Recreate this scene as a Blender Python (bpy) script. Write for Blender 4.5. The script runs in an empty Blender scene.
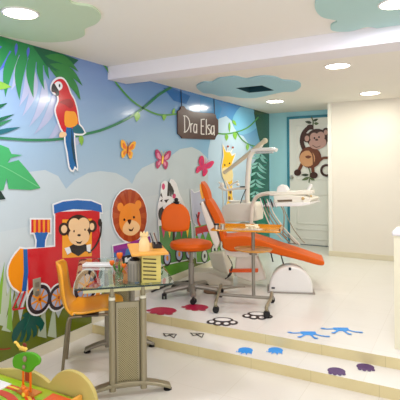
import bpy, bmesh, math, random
from mathutils import Vector, Matrix
random.seed(7)
PI = math.pi
C = bpy.context.scene.collection
sc = bpy.context.scene

# ------------------------------------------------------------------ camera
F, YAW, CY, ROLL, ZC = 457.2862, 0.5116, 167.3713, -0.0086, 1.5044
ca, sa = math.cos(YAW), math.sin(YAW)
cr, sr = math.cos(ROLL), math.sin(ROLL)
Rv = Vector((ca, sa, 0)); Uv = Vector((0, 0, 1)); Fv = Vector((-sa, ca, 0))
right = cr*Rv + sr*Uv; up = -sr*Rv + cr*Uv
cam_d = bpy.data.cameras.new('camera'); cam = bpy.data.objects.new('camera', cam_d); C.objects.link(cam)
m = Matrix.Identity(4)
for i in range(3):
    m[i][0] = right[i]; m[i][1] = up[i]; m[i][2] = -Fv[i]
m[2][3] = ZC
cam.matrix_world = m
cam_d.sensor_width = 36; cam_d.lens = F/400*36; cam_d.shift_y = -(200-CY)/400
cam_d.clip_start = 0.05
sc.camera = cam

# ------------------------------------------------------------------ world, lights, exposure
sc.view_settings.view_transform = 'Standard'; sc.view_settings.look = 'None'
sc.view_settings.gamma = 1; sc.view_settings.exposure = -0.03
w = bpy.data.worlds.new('world'); sc.world = w; w.use_nodes = True
w.node_tree.nodes['Background'].inputs[0].default_value = (0.96, 0.94, 1.0, 1)
w.node_tree.nodes['Background'].inputs[1].default_value = 0.76

def area(name, loc, rot, sx, sy, power, col):
    d = bpy.data.lights.new(name, 'AREA'); d.shape = 'RECTANGLE'; d.size = sx; d.size_y = sy
    d.energy = power; d.color = col
    o = bpy.data.objects.new(name, d); C.objects.link(o); o.location = loc; o.rotation_euler = rot
    return o
# fill light added behind the camera, as if from an unseen window
area('rear_fill', (0.6, -1.2, 1.7), (math.radians(84), 0, math.radians(22)), 3.2, 2.0, 70, (0.93, 0.93, 1.0))

# ------------------------------------------------------------------ projection helpers: photo pixel -> point on a real plane
def ray(px, py):
    x, y = px-200, py-CY
    X = cr*x+sr*y; Y = -sr*x+cr*y
    return Vector((-sa+ca*X/F, ca+sa*X/F, -Y/F))
def on_x(px, py, X): d = ray(px, py); t = X/d.x; return Vector((X, t*d.y, ZC+t*d.z))
def on_y(px, py, Y): d = ray(px, py); t = Y/d.y; return Vector((t*d.x, Y, ZC+t*d.z))
def on_z(px, py, Z): d = ray(px, py); t = (Z-ZC)/d.z; return Vector((t*d.x, t*d.y, Z))

W = 2.929; H1 = 2.485; H2 = 2.358; H3 = 2.457; YB0, YB1 = 3.4146, 3.6957
S1, S2, RISE = 3.4586, 3.1586, 0.0785; P = 0.157; YBACK = 7.7624; XC, YC = -1.688, 6.9605

# ------------------------------------------------------------------ materials
def s2l(c): return tuple((v/255/12.92 if v/255 <= 0.04045 else ((v/255+0.055)/1.055)**2.4) for v in c)
MATS = {}
def mat(name, rgb, rough=0.5, metal=0.0, var=0.04, scale=8, coat=0.0, bump=0.0, trans=0.0, ior=1.45, alpha=1):
    if name in MATS: return MATS[name]
    mt = bpy.data.materials.new(name); mt.use_nodes = True; nt = mt.node_tree
    b = nt.nodes['Principled BSDF']
    col = s2l(rgb)
    b.inputs['Roughness'].default_value = rough; b.inputs['Metallic'].default_value = metal
    b.inputs['Coat Weight'].default_value = coat; b.inputs['Coat Roughness'].default_value = 0.12
    b.inputs['Transmission Weight'].default_value = trans; b.inputs['IOR'].default_value = ior
    tc = nt.nodes.new('ShaderNodeTexCoord'); nz = nt.nodes.new('ShaderNodeTexNoise')
    nz.inputs['Scale'].default_value = scale; nz.inputs['Detail'].default_value = 3
    nt.links.new(tc.outputs['Object'], nz.inputs['Vector'])
    rp = nt.nodes.new('ShaderNodeMapRange')
    rp.inputs['To Min'].default_value = 1-var; rp.inputs['To Max'].default_value = 1+var
    nt.links.new(nz.outputs['Fac'], rp.inputs['Value'])
    mx = nt.nodes.new('ShaderNodeVectorMath'); mx.operation = 'SCALE'; mx.inputs[0].default_value = col
    nt.links.new(rp.outputs['Result'], mx.inputs['Scale'])
    nt.links.new(mx.outputs['Vector'], b.inputs['Base Color'])
    if bump:
        bp = nt.nodes.new('ShaderNodeBump'); bp.inputs['Strength'].default_value = bump; bp.inputs['Distance'].default_value = 0.002
        nt.links.new(nz.outputs['Fac'], bp.inputs['Height']); nt.links.new(bp.outputs['Normal'], b.inputs['Normal'])
    MATS[name] = mt
    return mt
def emis(name, rgb, st):
    mt = bpy.data.materials.new(name); mt.use_nodes = True; b = mt.node_tree.nodes['Principled BSDF']
    b.inputs['Base Color'].default_value = (*s2l(rgb), 1); b.inputs['Emission Color'].default_value = (*s2l(rgb), 1)
    b.inputs['Emission Strength'].default_value = st; return mt

def tile_mat(name, rgb, grout, size, line, rough, veins=0.05, vcol=None, offx=0, offy=0):
    mt = bpy.data.materials.new(name); mt.use_nodes = True; nt = mt.node_tree; b = nt.nodes['Principled BSDF']
    b.inputs['Roughness'].default_value = rough
    tc = nt.nodes.new('ShaderNodeTexCoord'); mp = nt.nodes.new('ShaderNodeMapping')
    mp.inputs['Location'].default_value = (offx, offy, 0)
    nt.links.new(tc.outputs['Object'], mp.inputs['Vector'])
    br = nt.nodes.new('ShaderNodeTexBrick'); br.offset = 0; br.squash = 1
    br.inputs['Scale'].default_value = 1; br.inputs['Brick Width'].default_value = size; br.inputs['Row Height'].default_value = size
    br.inputs['Mortar Size'].default_value = line; br.inputs['Mortar Smooth'].default_value = 0.3
    br.inputs['Color1'].default_value = (*s2l(rgb), 1); br.inputs['Color2'].default_value = (*s2l([v*0.985 for v in rgb]), 1)
    br.inputs['Mortar'].default_value = (*s2l(grout), 1)
    nt.links.new(mp.outputs['Vector'], br.inputs['Vector'])
    nz = nt.nodes.new('ShaderNodeTexNoise'); nz.inputs['Scale'].default_value = 2.2; nz.inputs['Detail'].default_value = 6; nz.inputs['Distortion'].default_value = 1.2
    nt.links.new(tc.outputs['Object'], nz.inputs['Vector'])
    mx = nt.nodes.new('ShaderNodeMix'); mx.data_type = 'RGBA'; mx.blend_type = 'MULTIPLY'
    rp = nt.nodes.new('ShaderNodeMapRange'); rp.inputs['To Min'].default_value = 0; rp.inputs['To Max'].default_value = veins*4
    nt.links.new(nz.outputs['Fac'], rp.inputs['Value']); nt.links.new(rp.outputs['Result'], mx.inputs[0])
    nt.links.new(br.outputs['Color'], mx.inputs[6]); mx.inputs[7].default_value = (*s2l(vcol or (225, 215, 190)), 1)
    nt.links.new(mx.outputs[2], b.inputs['Base Color'])
    MATS[name] = mt
    return mt

FLOOR = tile_mat('white_floor_tile', (232, 228, 216), (218, 212, 196), 0.45, 0.0018, 0.22, 0.05)
PLAT = tile_mat('platform_tile', (234, 232, 224), (221, 218, 207), 0.45, 0.0018, 0.2, 0.04, offx=.1, offy=.05)
RISER = tile_mat('travertine_riser', (230, 217, 168), (206, 192, 146), 0.45, 0.002, 0.45, 0.12, (205, 186, 130))
CREAM = mat('cream_paint', (235, 229, 215), 0.6, var=0.015, scale=3)
CEILW = mat('ceiling_paint', (244, 239, 228), 0.75, var=0.015, scale=2)
BEAMW = mat('beam_paint', (238, 234, 236), 0.7, var=0.01)
TEAL = mat('teal_paint', (172, 226, 236), 0.55, var=0.02)
TEALD = mat('dark_teal_frame', (52, 134, 156), 0.45)
DOORW = mat('door_white', (236, 235, 226), 0.4, var=0.01)
BASEB = mat('baseboard_tile', (224, 216, 188), 0.4, var=0.05)
STEEL = mat('chrome', (190, 188, 180), 0.28, 1.0, var=0.03)
SATIN = mat('satin_grey_metal', (156, 147, 120), 0.38, 0.5, var=0.03)
GREYM = mat('painted_grey_metal', (148, 142, 128), 0.42, 0.45, var=0.04)
DARKM = mat('dark_grey_metal', (82, 76, 68), 0.4, 0.5)
BLACKR = mat('black_rubber', (22, 20, 20), 0.6)
BLACKP = mat('black_plastic', (18, 18, 20), 0.35)
ORU = mat('orange_vinyl', (216, 92, 0), 0.45, var=0.05, scale=10)
ORU.node_tree.nodes['Principled BSDF'].inputs['Specular IOR Level'].default_value = .25
ORCH = mat('amber_orange_shell', (242, 164, 20), 0.33, var=0.08, scale=5, coat=0.3)
CRP = mat('cream_plastic', (236, 230, 214), 0.33, var=0.02, coat=0.2)
WHP = mat('white_plastic', (238, 236, 230), 0.3, var=0.01, coat=0.3)
LTB = mat('pale_grey_beige', (214, 208, 190), 0.45)
AMBER = mat('amber_acrylic', (245, 168, 34), 0.15, trans=0.35, var=0.03, coat=0.3)
WOODO = mat('honey_wood', (234, 168, 70), 0.4, var=0.08, scale=12)
WOODL = mat('pale_wood', (218, 200, 110), 0.5, var=0.06, scale=6)
WOODC = mat('cream_wood', (240, 212, 150), 0.45, var=0.05)
WHCEIL = emis('lamp_glow', (255, 250, 238), 14)
HOSE = mat('grey_hose', (150, 140, 118), 0.5)
BLKH = mat('black_hose', (40, 36, 34), 0.45)

def glass_mat(name, rgb, rough=0.0):
    mt = bpy.data.materials.new(name); mt.use_nodes = True; b = mt.node_tree.nodes['Principled BSDF']
    b.inputs['Base Color'].default_value = (*s2l(rgb), 1); b.inputs['Roughness'].default_value = rough
    b.inputs['Transmission Weight'].default_value = 1; b.inputs['IOR'].default_value = 1.5
    MATS[name] = mt; return mt
GLASS = glass_mat('table_glass', (228, 244, 236))
GEDGE = mat('dark_glass_edge', (30, 52, 46), 0.15, var=0.05, coat=0.5)

# ------------------------------------------------------------------ mesh helpers
def finish(name, bm, m, parent=None, smooth=False, bevel=0.0, loc=None, kind=None, seg=2):
    me = bpy.data.meshes.new(name)
    bmesh.ops.recalc_face_normals(bm, faces=bm.faces)
    if smooth:
        for f in bm.faces: f.smooth = True
        for e in bm.edges:
            if len(e.link_faces) == 2 and e.calc_face_angle(0) > math.radians(38): e.smooth = False
    bm.to_mesh(me); bm.free()
    o = bpy.data.objects.new(name, me); C.objects.link(o)
    for mm in (m if isinstance(m, (list, tuple)) else [m]): me.materials.append(mm)
    if parent: o.parent = parent
    if loc: o.location = loc
    if kind: o['kind'] = kind
    if bevel:
        b = o.modifiers.new('bevel', 'BEVEL'); b.width = bevel; b.segments = seg; b.limit_method = 'ANGLE'; b.angle_limit = math.radians(40)
        b.harden_normals = False
        for p in me.polygons: p.use_smooth = True
        try:
            me.set_sharp_from_angle(angle=math.radians(35))
        except Exception: pass
    return o
def nb(): return bmesh.new()
def box(bm, x0, x1, y0, y1, z0, z1, mi=0, M=None):
    v = [bm.verts.new((x, y, z)) for z in (z0, z1) for y in (y0, y1) for x in (x0, x1)]
    if M: 
        for q in v: q.co = M @ q.co
    for f in ((0, 2, 3, 1), (4, 5, 7, 6), (0, 1, 5, 4), (2, 6, 7, 3), (0, 4, 6, 2), (1, 3, 7, 5)):
        bm.faces.new([v[i] for i in f]).material_index = mi
def prism(bm, pts, vec, mi=0):
    """polygon (list of Vector) extruded by vec"""
    vec = Vector(vec)
    a = [bm.verts.new(p) for p in pts]; b = [bm.verts.new(Vector(p)+vec) for p in pts]
    n = len(a)
    bm.faces.new(a).material_index = mi; bm.faces.new(b[::-1]).material_index = mi
    for i in range(n): bm.faces.new((a[i], b[i], b[(i+1) % n], a[(i+1) % n])).material_index = mi
def frame_at(t, ref=None):
    t = t.normalized(); r = ref or (Vector((0, 0, 1)) if abs(t.z) < 0.9 else Vector((1, 0, 0)))
    a = t.cross(r).normalized(); return a, a.cross(t).normalized()
def tube(bm, pts, r, seg=10, mi=0, flat=1.0, cap=True):
    pts = [Vector(p) for p in pts]; n = len(pts); rings = []
    rs = r if isinstance(r, (list, tuple)) else [r]*n
    a0 = None
    for i, p in enumerate(pts):
        t = (pts[min(i+1, n-1)]-pts[max(i-1, 0)]).normalized()
        if a0 is None: a, b = frame_at(t)
        else:
            a = (a0 - t*a0.dot(t)); a = a.normalized() if a.length > 1e-6 else frame_at(t)[0]
            b = a.cross(t).normalized()
        a0 = a
        rings.append([bm.verts.new(p+(a*math.cos(2*PI*k/seg)+b*math.sin(2*PI*k/seg)*flat)*rs[i]) for k in range(seg)])
    for i in range(n-1):
        for k in range(seg):
            bm.faces.new((rings[i][k], rings[i][(k+1) % seg], rings[i+1][(k+1) % seg], rings[i+1][k])).material_index = mi
    if cap:
        bm.faces.new(rings[0][::-1]).material_index = mi; bm.faces.new(rings[-1]).material_index = mi
def cyl(bm, p0, p1, r, seg=16, mi=0): tube(bm, [p0, p1], r, seg, mi)
def lathe(bm, prof, c=(0, 0, 0), seg=24, mi=0, sy=1.0, cap=True):
    c = Vector(c); rings = []
    for r, z in prof:
        if r < 1e-5: rings.append([bm.verts.new(c+Vector((0, 0, z)))])
        else: rings.append([bm.verts.new(c+Vector((r*math.cos(2*PI*k/seg), sy*r*math.sin(2*PI*k/seg), z))) for k in range(seg)])
    for A, B in zip(rings, rings[1:]):
        for k in range(seg):
            q = [A[k % len(A)], A[(k+1) % len(A)], B[(k+1) % len(B)], B[k % len(B)]]
            u = []
            for v in q:
                if v not in u: u.append(v)
            if len(u) > 2: bm.faces.new(u).material_index = mi
    for A in (rings[0], rings[-1]):
        if cap and len(A) > 1: bm.faces.new(A).material_index = mi
def ball(bm, c, rx, ry=None, rz=None, seg=14, mi=0, M=None):
    ry = ry or rx; rz = rz or rx
    MM = Matrix.Translation(c) @ (M or Matrix.Identity(4)) @ Matrix.Diagonal((rx, ry, rz, 1))
    r = bmesh.ops.create_uvsphere(bm, u_segments=seg, v_segments=max(6, seg//2+1), radius=1, matrix=MM)
    for v in r['verts']:
        for f in v.link_faces: f.material_index = mi
def smooth_path(pts, n=6):
    pts = [Vector(p) for p in pts]; out = []
    for i in range(len(pts)-1):
        p0 = pts[max(i-1, 0)]; p1 = pts[i]; p2 = pts[i+1]; p3 = pts[min(i+2, len(pts)-1)]
        for k in range(n):
            t = k/n
            out.append(0.5*((2*p1)+(p2-p0)*t+(2*p0-5*p1+4*p2-p3)*t*t+(3*p1-p0-3*p2+p3)*t**3))
    out.append(pts[-1]); return out
def smooth_loop(pts, n=4):
    L = len(pts); out = []
    pts = [Vector(p) for p in pts]
    for i in range(L):
        p0, p1, p2, p3 = pts[i-1], pts[i], pts[(i+1) % L], pts[(i+2) % L]
        for k in range(n):
            t = k/n
            out.append(0.5*((2*p1)+(p2-p0)*t+(2*p0-5*p1+4*p2-p3)*t*t+(3*p1-p0-3*p2+p3)*t**3))
    return out
def thing(name, label, cat, loc=(0, 0, 0), rz=0, group=None):
    o = bpy.data.objects.new(name, None); C.objects.link(o); o.location = loc; o.rotation_euler = (0, 0, rz)
    o.empty_display_size = 0.05
    tag(o, label, cat, group); return o
def tag(o, label, cat, group=None, kind=None):
    o['label'] = label; o['category'] = cat
    if group: o['group'] = group
    if kind: o['kind'] = kind
    return o

# ================================================================== STRUCTURE
bm = nb(); box(bm, -W-.1, 2.6, -1.5, S2+.02, -.08, 0); o = finish('floor', bm, FLOOR, kind='structure')
bm = nb()
box(bm, -W-.1, 2.6, S1, YBACK+.15, 0.0, P)
box(bm, -W-.1, 2.6, S2, S1, 0.0, RISE)
for f in bm.faces:
    pass
o = finish('floor_platform', bm, [PLAT, RISER], kind='structure')
for p in o.data.polygons:
    if p.normal.y < -0.9: p.material_index = 1

# mural wall
bm = nb(); box(bm, -W-.12, -W, -1.5, YBACK+.15, -.08, H1+.25); finish('wall_left', bm, mat('wall_white', (226, 228, 226), .5), kind='structure')
bm = nb(); box(bm, -W, XC+.12, YBACK, YBACK+.15, P, H3+.02); finish('wall_back', bm, TEAL, kind='structure')
bm = nb()
box(bm, XC, 2.6, YC, YBACK+.15, P, H3+.02)
finish('wall_right', bm, CREAM, kind='structure')
# corner strip of the cream wall
bm = nb(); box(bm, XC-.004, XC+.055, YC-.008, YC+.1, P+.07, H3-.001); finish('trim_corner', bm, mat('corner_white', (240, 238, 226), .5), kind='structure', bevel=.003)
bm = nb(); box(bm, XC-.006, 2.6, YC-.012, YC+.001, P, P+.075); finish('baseboard_right', bm, BASEB, kind='structure', bevel=.003)
bm = nb(); box(bm, -W, -W+.012, -1.5, S2, 0, .088); box(bm, -W, -W+.012, S1, YBACK, P, P+.08); box(bm, -W, -W+.012, S2, S1, RISE, P+.08)
finish('baseboard_left', bm, mat('baseboard_pale', (228, 222, 196), .4, var=.03), kind='structure', bevel=.002)
# ceilings
bm = nb(); box(bm, -W, 2.6, -1.5, YB0+.1, H1, H1+.2); finish('ceiling', bm, CEILW, kind='structure')
HX0, HX1, HY0, HY1 = -2.29, -1.95, 4.95, 5.36
bm = nb()
for a in ((-W, 2.6, YB1-.1, HY0), (-W, 2.6, HY1, YBACK+.12), (-W, HX0, HY0, HY1), (HX1, 2.6, HY0, HY1)):
    box(bm, *a, H3, H3+.22)
finish('ceiling_rear', bm, CEILW, kind='structure')
bm = nb(); box(bm, -W, 2.6, YB0, YB1, H2, H1+.1); finish('beam', bm, BEAMW, kind='structure', bevel=.004)

# ================================================================== MURAL
LAY = 0.001
def ceil_at(y): return H1 if y < YB0 else (H2 if y < YB1 else H3)
def floor_at(y): return .09 if y < S2 else P+.082
def wp(px, py):
    v = on_x(px, py, -W)
    v.y = min(max(v.y, -1), YBACK-.002)
    c = ceil_at(v.y)-.002; f = floor_at(v.y)
    v.z = min(max(v.z, f), c); return v
class Decal:
    """flat printed picture on one plane; shapes given as photo pixels on that plane"""
    def __init__(s, conv, normal, base=0.0008):
        s.bm = nb(); s.conv = conv; s.n = Vector(normal); s.k = 0; s.base = base; s.mats = []; s.cnt = 0
    def mi(s, m):
        if m not in s.mats: s.mats.append(m)
        return s.mats.index(m)
    def world(s, pts, m, thick=None, lay=None):
        k = s.k if lay is None else lay
        s.cnt += 1; ex = .00004*(s.cnt % 24)
        off = s.n*(s.base+LAY*k+ex)
        pts = [p+off for p in pts]
        clean = [pts[0]]
        for p in pts[1:]:
            if (p-clean[-1]).length > 1e-5: clean.append(p)
        if (clean[0]-clean[-1]).length < 1e-5: clean.pop()
        if len(clean) < 3: return
        th = thick or LAY*.8
        prism(s.bm, clean, -s.n*min(th, s.base+LAY*k+ex-.0001), s.mi(m))
    def poly(s, pts, m, sm=0, org=(0, 0), sc_=1.0, **k):
        pts = [(org[0]+x/sc_, org[1]+y/sc_) for x, y in pts]
        v = [s.conv(*p) for p in (([(q.x, q.y) for q in smooth_loop([(a, b, 0) for a, b in pts], sm)]) if sm else pts)]
        s.world(v, m, **k); return v
    def ell(s, cx, cy, rx, ry, m, rot=0, n=22, org=(0, 0), sc_=1.0, a0=0, a1=2*PI, **k):
        pts = []
        for i in range(n):
            t = a0+(a1-a0)*i/(n if a1-a0 > 6.28 else n-1)
            x, y = rx*math.cos(t), ry*math.sin(t)
            pts.append((cx+x*math.cos(rot)-y*math.sin(rot), cy+x*math.sin(rot)+y*math.cos(rot)))
        return s.poly(pts, m, org=org, sc_=sc_, **k)
    def line(s, pts, wd, m, sm=5, org=(0, 0), sc_=1.0, taper=False, **k):
        q = [(org[0]+x/sc_, org[1]+y/sc_, 0) for x, y in pts]
        q = smooth_path(q, sm) if sm else [Vector(v) for v in q]
        L, R = [], []
        for i, p in enumerate(q):
            t = (q[min(i+1, len(q)-1)]-q[max(i-1, 0)]); t.normalize()
            n_ = Vector((-t.y, t.x, 0)); ww = wd/2/sc_*((1-.85*i/(len(q)-1)) if taper else 1)
            L.append(p+n_*ww); R.append(p-n_*ww)
        # quads rather than one long ngon
        s.cnt += 1; off = s.n*(s.base+LAY*(s.k if k.get('lay') is None else k['lay'])+.00004*(s.cnt % 24))
        a = [s.bm.verts.new(s.conv(v.x, v.y)+off) for v in L]; b = [s.bm.verts.new(s.conv(v.x, v.y)+off) for v in R]
        for i in range(len(a)-1):
            try: s.bm.faces.new((a[i], a[i+1], b[i+1], b[i])).material_index = s.mi(m)
            except ValueError: pass
    def outline(s, v, m, wd=.014, thick=None):
        """white border: polygon v (world points) grown by wd, put under everything at layer 0"""
        n = len(v); out = []
        cen = sum(v, Vector())/n
        A = sum(((v[i]-cen).cross(v[(i+1) % n]-cen)).dot(s.n) for i in range(n))
        sg = 1 if A > 0 else -1
        for i in range(n):
            e1 = (v[i]-v[i-1]); e2 = (v[(i+1) % n]-v[i])
            if e1.length < 1e-6 or e2.length < 1e-6: out.append(v[i]); continue
            n1 = e1.normalized().cross(s.n)*sg; n2 = e2.normalized().cross(s.n)*sg
            b = n1+n2
            b = b.normalized() if b.length > 1e-3 else n1
            out.append(v[i]+b*wd*min(1.5, 1/max(.5, b.dot(n1))))
        s.world(out, m, lay=0, thick=.0014)
    def build(s, name, parent=None):
        me = bpy.data.meshes.new(name); s.bm.to_mesh(me); s.bm.free()
        for mm in s.mats: me.materials.append(mm)
        o = bpy.data.objects.new(name, me); C.objects.link(o)
        if parent: o.parent = parent
        return o
def ink(name, rgb, rough=0.18): return mat('ink_'+name, rgb, rough, var=0.03, scale=4, coat=0.2)
WHITE = ink('white', (232, 234, 232)); BLACK = ink('black', (28, 22, 24)); RED = ink('red', (198, 26, 36)); ORANGE = ink('orange', (236, 146, 30))
BLUE = ink('blue', (28, 96, 168)); PEACH = ink('peach', (238, 200, 150)); DBROWN = ink('dark_brown', (52, 28, 20)); YEL = ink('yellow', (244, 196, 50))
GR1 = ink('leaf_green', (42, 136, 76)); GR2 = ink('deep_green', (22, 98, 66)); GR3 = ink('vine_green', (50, 126, 84)); GR4 = ink('lime', (130, 180, 66))
GRASS = ink('grass', (102, 116, 18)); GRASS2 = ink('grass_bright', (92, 158, 46)); SAGE = ink('sage', (182, 196, 168)); CLOUD = ink('cloud', (190, 204, 206)); CLOUD2 = ink('cloud_blue', (186, 208, 226))
LILAC = ink('lilac', (172, 178, 206)); PINK = ink('pink', (206, 60, 110)); PLUM = ink('plum', (140, 54, 110)); MAG = ink('magenta', (150, 50, 140)); WBLUE = ink('wagon_blue', (66, 122, 176))
RUST = ink('rust', (162, 62, 28)); LIONF = ink('lion_face', (232, 140, 52)); MUZ = ink('muzzle', (240, 196, 140)); TEALI = ink('teal_ink', (30, 100, 110)); GREYL = ink('pale_lilac_grey', (172, 180, 206))
SKYB = ink('blue_patch', (70, 148, 206)); SKYD = ink('deep_blue_patch', (48, 112, 180)); VIOB = ink('violet_blue', (84, 104, 204))

# sky sheet with its printed colour fade
sky = bpy.data.materials.new('printed_sky'); sky.use_nodes = True; nt = sky.node_tree; b = nt.nodes['Principled BSDF']
b.inputs['Roughness'].default_value = .18; b.inputs['Coat Weight'].default_value = .25; b.inputs['Coat Roughness'].default_value = .1
geo = nt.nodes.new('ShaderNodeTexCoord'); sep = nt.nodes.new('ShaderNodeSeparateXYZ'); nt.links.new(geo.outputs['Object'], sep.inputs[0])
r1 = nt.nodes.new('ShaderNodeValToRGB'); mr = nt.nodes.new('ShaderNodeMapRange'); mr.inputs['From Min'].default_value = .9; mr.inputs['From Max'].default_value = 2.46
nt.links.new(sep.outputs['Z'], mr.inputs['Value']); nt.links.new(mr.outputs['Result'], r1.inputs['Fac'])
els = r1.color_ramp.elements
els[0].position = 0; els[0].color = (*s2l((178, 196, 204)), 1); els[1].position = 1; els[1].color = (*s2l((120, 150, 200)), 1)
e = els.new(.55); e.color = (*s2l((150, 182, 204)), 1)
r2 = nt.nodes.new('ShaderNodeValToRGB'); mr2 = nt.nodes.new('ShaderNodeMapRange'); mr2.inputs['From Min'].default_value = .9; mr2.inputs['From Max'].default_value = 2.46
nt.links.new(sep.outputs['Z'], mr2.inputs['Value']); nt.links.new(mr2.outputs['Result'], r2.inputs['Fac'])
els = r2.color_ramp.elements
els[0].position = 0; els[0].color = (*s2l((160, 192, 208)), 1); els[1].position = 1; els[1].color = (*s2l((58, 138, 206)), 1)
e = els.new(.6); e.color = (*s2l((128, 180, 212)), 1)
mr3 = nt.nodes.new('ShaderNodeMapRange'); mr3.inputs['From Min'].default_value = 3.2; mr3.inputs['From Max'].default_value = 6.2; nt.links.new(sep.outputs['Y'], mr3.inputs['Value'])
mx = nt.nodes.new('ShaderNodeMix'); mx.data_type = 'RGBA'; nt.links.new(mr3.outputs['Result'], mx.inputs[0]); nt.links.new(r1.outputs['Color'], mx.inputs[6]); nt.links.new(r2.outputs['Color'], mx.inputs[7])
nt.links.new(mx.outputs[2], b.inputs['Base Color'])

mural = thing('wall_mural', 'glossy printed jungle mural with blue sky, clouds and vines covering the whole left wall', 'mural', (-W, 3.5, .1))
mural_inv = Matrix.Translation((W, -3.5, -.1))
def mchild(o): o.parent = mural; o.matrix_parent_inverse = mural_inv; return o
bm = nb()
for (y0, y1) in ((-1.5, S2), (S2, YB0), (YB0, YB1), (YB1, YBACK)):
    box(bm, -W+.0002, -W+.0008, y0, y1, floor_at((y0+y1)/2), ceil_at((y0+y1)/2))
mchild(finish('sky_print', bm, sky))
NX = (1, 0, 0)
def mdecal(base): return Decal(wp, NX, base)
# clouds
d = mdecal(.0014)
d.poly([(-140, 210), (-100, 190), (-60, 188), (-20, 196), (0, 190), (10, 180), (28, 172), (45, 170), (58, 176), (66, 189), (75, 180), (88, 173), (100, 171), (116, 173), (127, 179), (132, 184), (136, 175), (142, 168), (155, 162), (168, 160), (172, 155), (180, 149), (192, 147), (200, 151), (207, 158), (213, 168),
        (213, 280), (150, 320), (60, 350), (-140, 420)], CLOUD)
d.k = 1
d.poly([(-140, 250), (-60, 236), (0, 232), (60, 220), (100, 214), (130, 200), (150, 196), (180, 190), (213, 186), (213, 280), (150, 320), (60, 350), (-140, 420)], ink('cloud_pale', (196, 208, 208)), sm=0)
mchild(d.build('cloud_print'))
d = mdecal(.0030)
d.poly([(208, 290), (208, 150), (212, 132), (218, 119), (226, 116), (233, 122), (237, 134), (243, 136), (250, 146), (256, 160), (262, 200), (268, 250), (250, 262)], ink('cloud_bright', (184, 210, 226)))
d.k = 1
d.poly([(232, 121), (240, 107), (252, 108), (258, 118), (256, 128), (246, 134), (238, 133)], ink('sky_bright', (120, 188, 222)), sm=3)
d.poly([(163, 88), (172, 88), (190, 96), (186, 104), (174, 101)], SKYD)
d.poly([(200, 96), (216, 100), (222, 108), (218, 120), (211, 128), (200, 112)], SKYB)
mchild(d.build('far_cloud_print'))
# grass
d = mdecal(.0042)
sp = []
xs = [(-140, 420), (-120, 385), (-112, 405), (-95, 370), (-80, 392), (-62, 345), (-50, 372), (-30, 318), (-20, 340), (0, 300), (2, 322), (6, 288), (9, 318), (14, 290), (20, 322), (25, 300), (32, 320), (41, 298), (44, 316), (50, 300), (58, 318), (66, 300), (74, 316), (84, 296), (92, 306), (104, 290), (112, 300), (120, 286), (132, 292), (140, 280), (150, 282)]
d.poly(xs+[(160, 262), (175, 258), (192, 256), (200, 262), (203, 282), (90, 345), (0, 380), (-140, 460)], GRASS)
d.k = 2
for x0, y0, x1, y1 in ((0, 300, 6, 264), (-2, 310, 14, 276), (4, 316, 16, 292), (40, 322, 44, 298), (50, 322, 54, 300)):
    d.poly([(x0-3, y0+14), (x1, y1), (x0+6, y0+16)], SAGE)
for x0, y0, x1, y1 in ((-4, 300, 4, 262), (8, 318, 10, 286)):
    d.poly([(x0-2, y0+10), (x1, y1), (x0+4, y0+14)], GR4)
d.k = 3
d.line([(-20, 344), (0, 349), (10, 348)], 1.4, RUST)
mchild(d.build('grass_print'))
d = mdecal(.0052)
d.poly([(156, 290), (156, 268), (164, 263), (176, 262), (190, 262), (192, 285)], GRASS2)
d.poly([(205, 283), (212, 262), (226, 246), (240, 240), (262, 236), (262, 255), (232, 276)], GRASS2, sm=0)
mchild(d.build('hill_print'))
# foliage
def leaf(d, bx, by, tx, ty, wd, m, n=7, bend=0.0):
    L = math.hypot(tx-bx, ty-by); ux, uy = (tx-bx)/L, (ty-by)/L; nx, ny = -uy, ux
    a, b_ = [], []
    for i in range(n+1):
        t = i/n; ww = wd*math.sin(PI*t**.75)*.5; s_ = bend*L*math.sin(PI*t)
        x, y = bx+ux*L*t+nx*s_, by+uy*L*t+ny*s_
        a.append((x+nx*ww, y+ny*ww)); b_.append((x-nx*ww, y-ny*ww))
    d.poly(a+b_[::-1][1:-1], m)
def frond(d, pts, lens, wd, m, back=.5, side=(1, -1), n=9):
    q = smooth_path([(x, y, 0) for x, y in pts], 8)
    for i in range(n):
        j = int((i+.3)/n*(len(q)-1)); p = q[j]; t = (q[min(j+1, len(q)-1)]-q[max(j-1, 0)]).normalized()
        l = lens*math.sin(PI*(.15+.8*i/n))
        for s_ in side:
            nx, ny = -t.y*s_, t.x*s_
            leaf(d, p.x, p.y, p.x+(nx+t.x*back)*l, p.y+(ny+t.y*back)*l, wd, m, bend=-.1*s_)
d = mdecal(.0036)
frond(d, [(10, 50), (50, 84), (88, 140)], 46, 8, GREYL, back=.5, side=(1,), n=9)     # pale violet shadow fronds
d.k = 2
d.poly([(-60, 5), (0, 36), (16, 41), (35, 46), (46, 62), (44, 66), (28, 58), (10, 52), (0, 60), (-60, 60)], GR1)
d.poly([(-30, 40), (0, 46), (12, 52), (10, 62), (0, 70), (-30, 90)], VIOB)
for (bx, by, tx, ty, wd) in ((20, 43, 5, 97, 10.5), (28, 45, 19, 100, 10), (35, 47, 33, 98, 9), (41, 51, 44, 90, 6.5), (46, 58, 49, 80, 4), (12, 40, -8, 84, 10.5), (-5, 40, -22, 90, 12)):
    leaf(d, bx, by, tx, ty, wd, GR1, bend=.08)
d.k = 3
d.poly([(32, 46), (46, 48), (60, 52), (78, 60), (72, 66), (56, 72), (46, 66)], GR2)
for (bx, by, tx, ty, wd) in ((44, 56, 78, 72, 8), (49, 64, 82, 86, 8), (55, 70, 80, 100, 7), (64, 80, 79, 100, 5), (46, 52, 75, 57, 5), (48, 66, 62, 90, 5)):
    leaf(d, bx, by, tx, ty, wd, ink('mid_green', (50, 132, 62)), bend=-.12)
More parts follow.
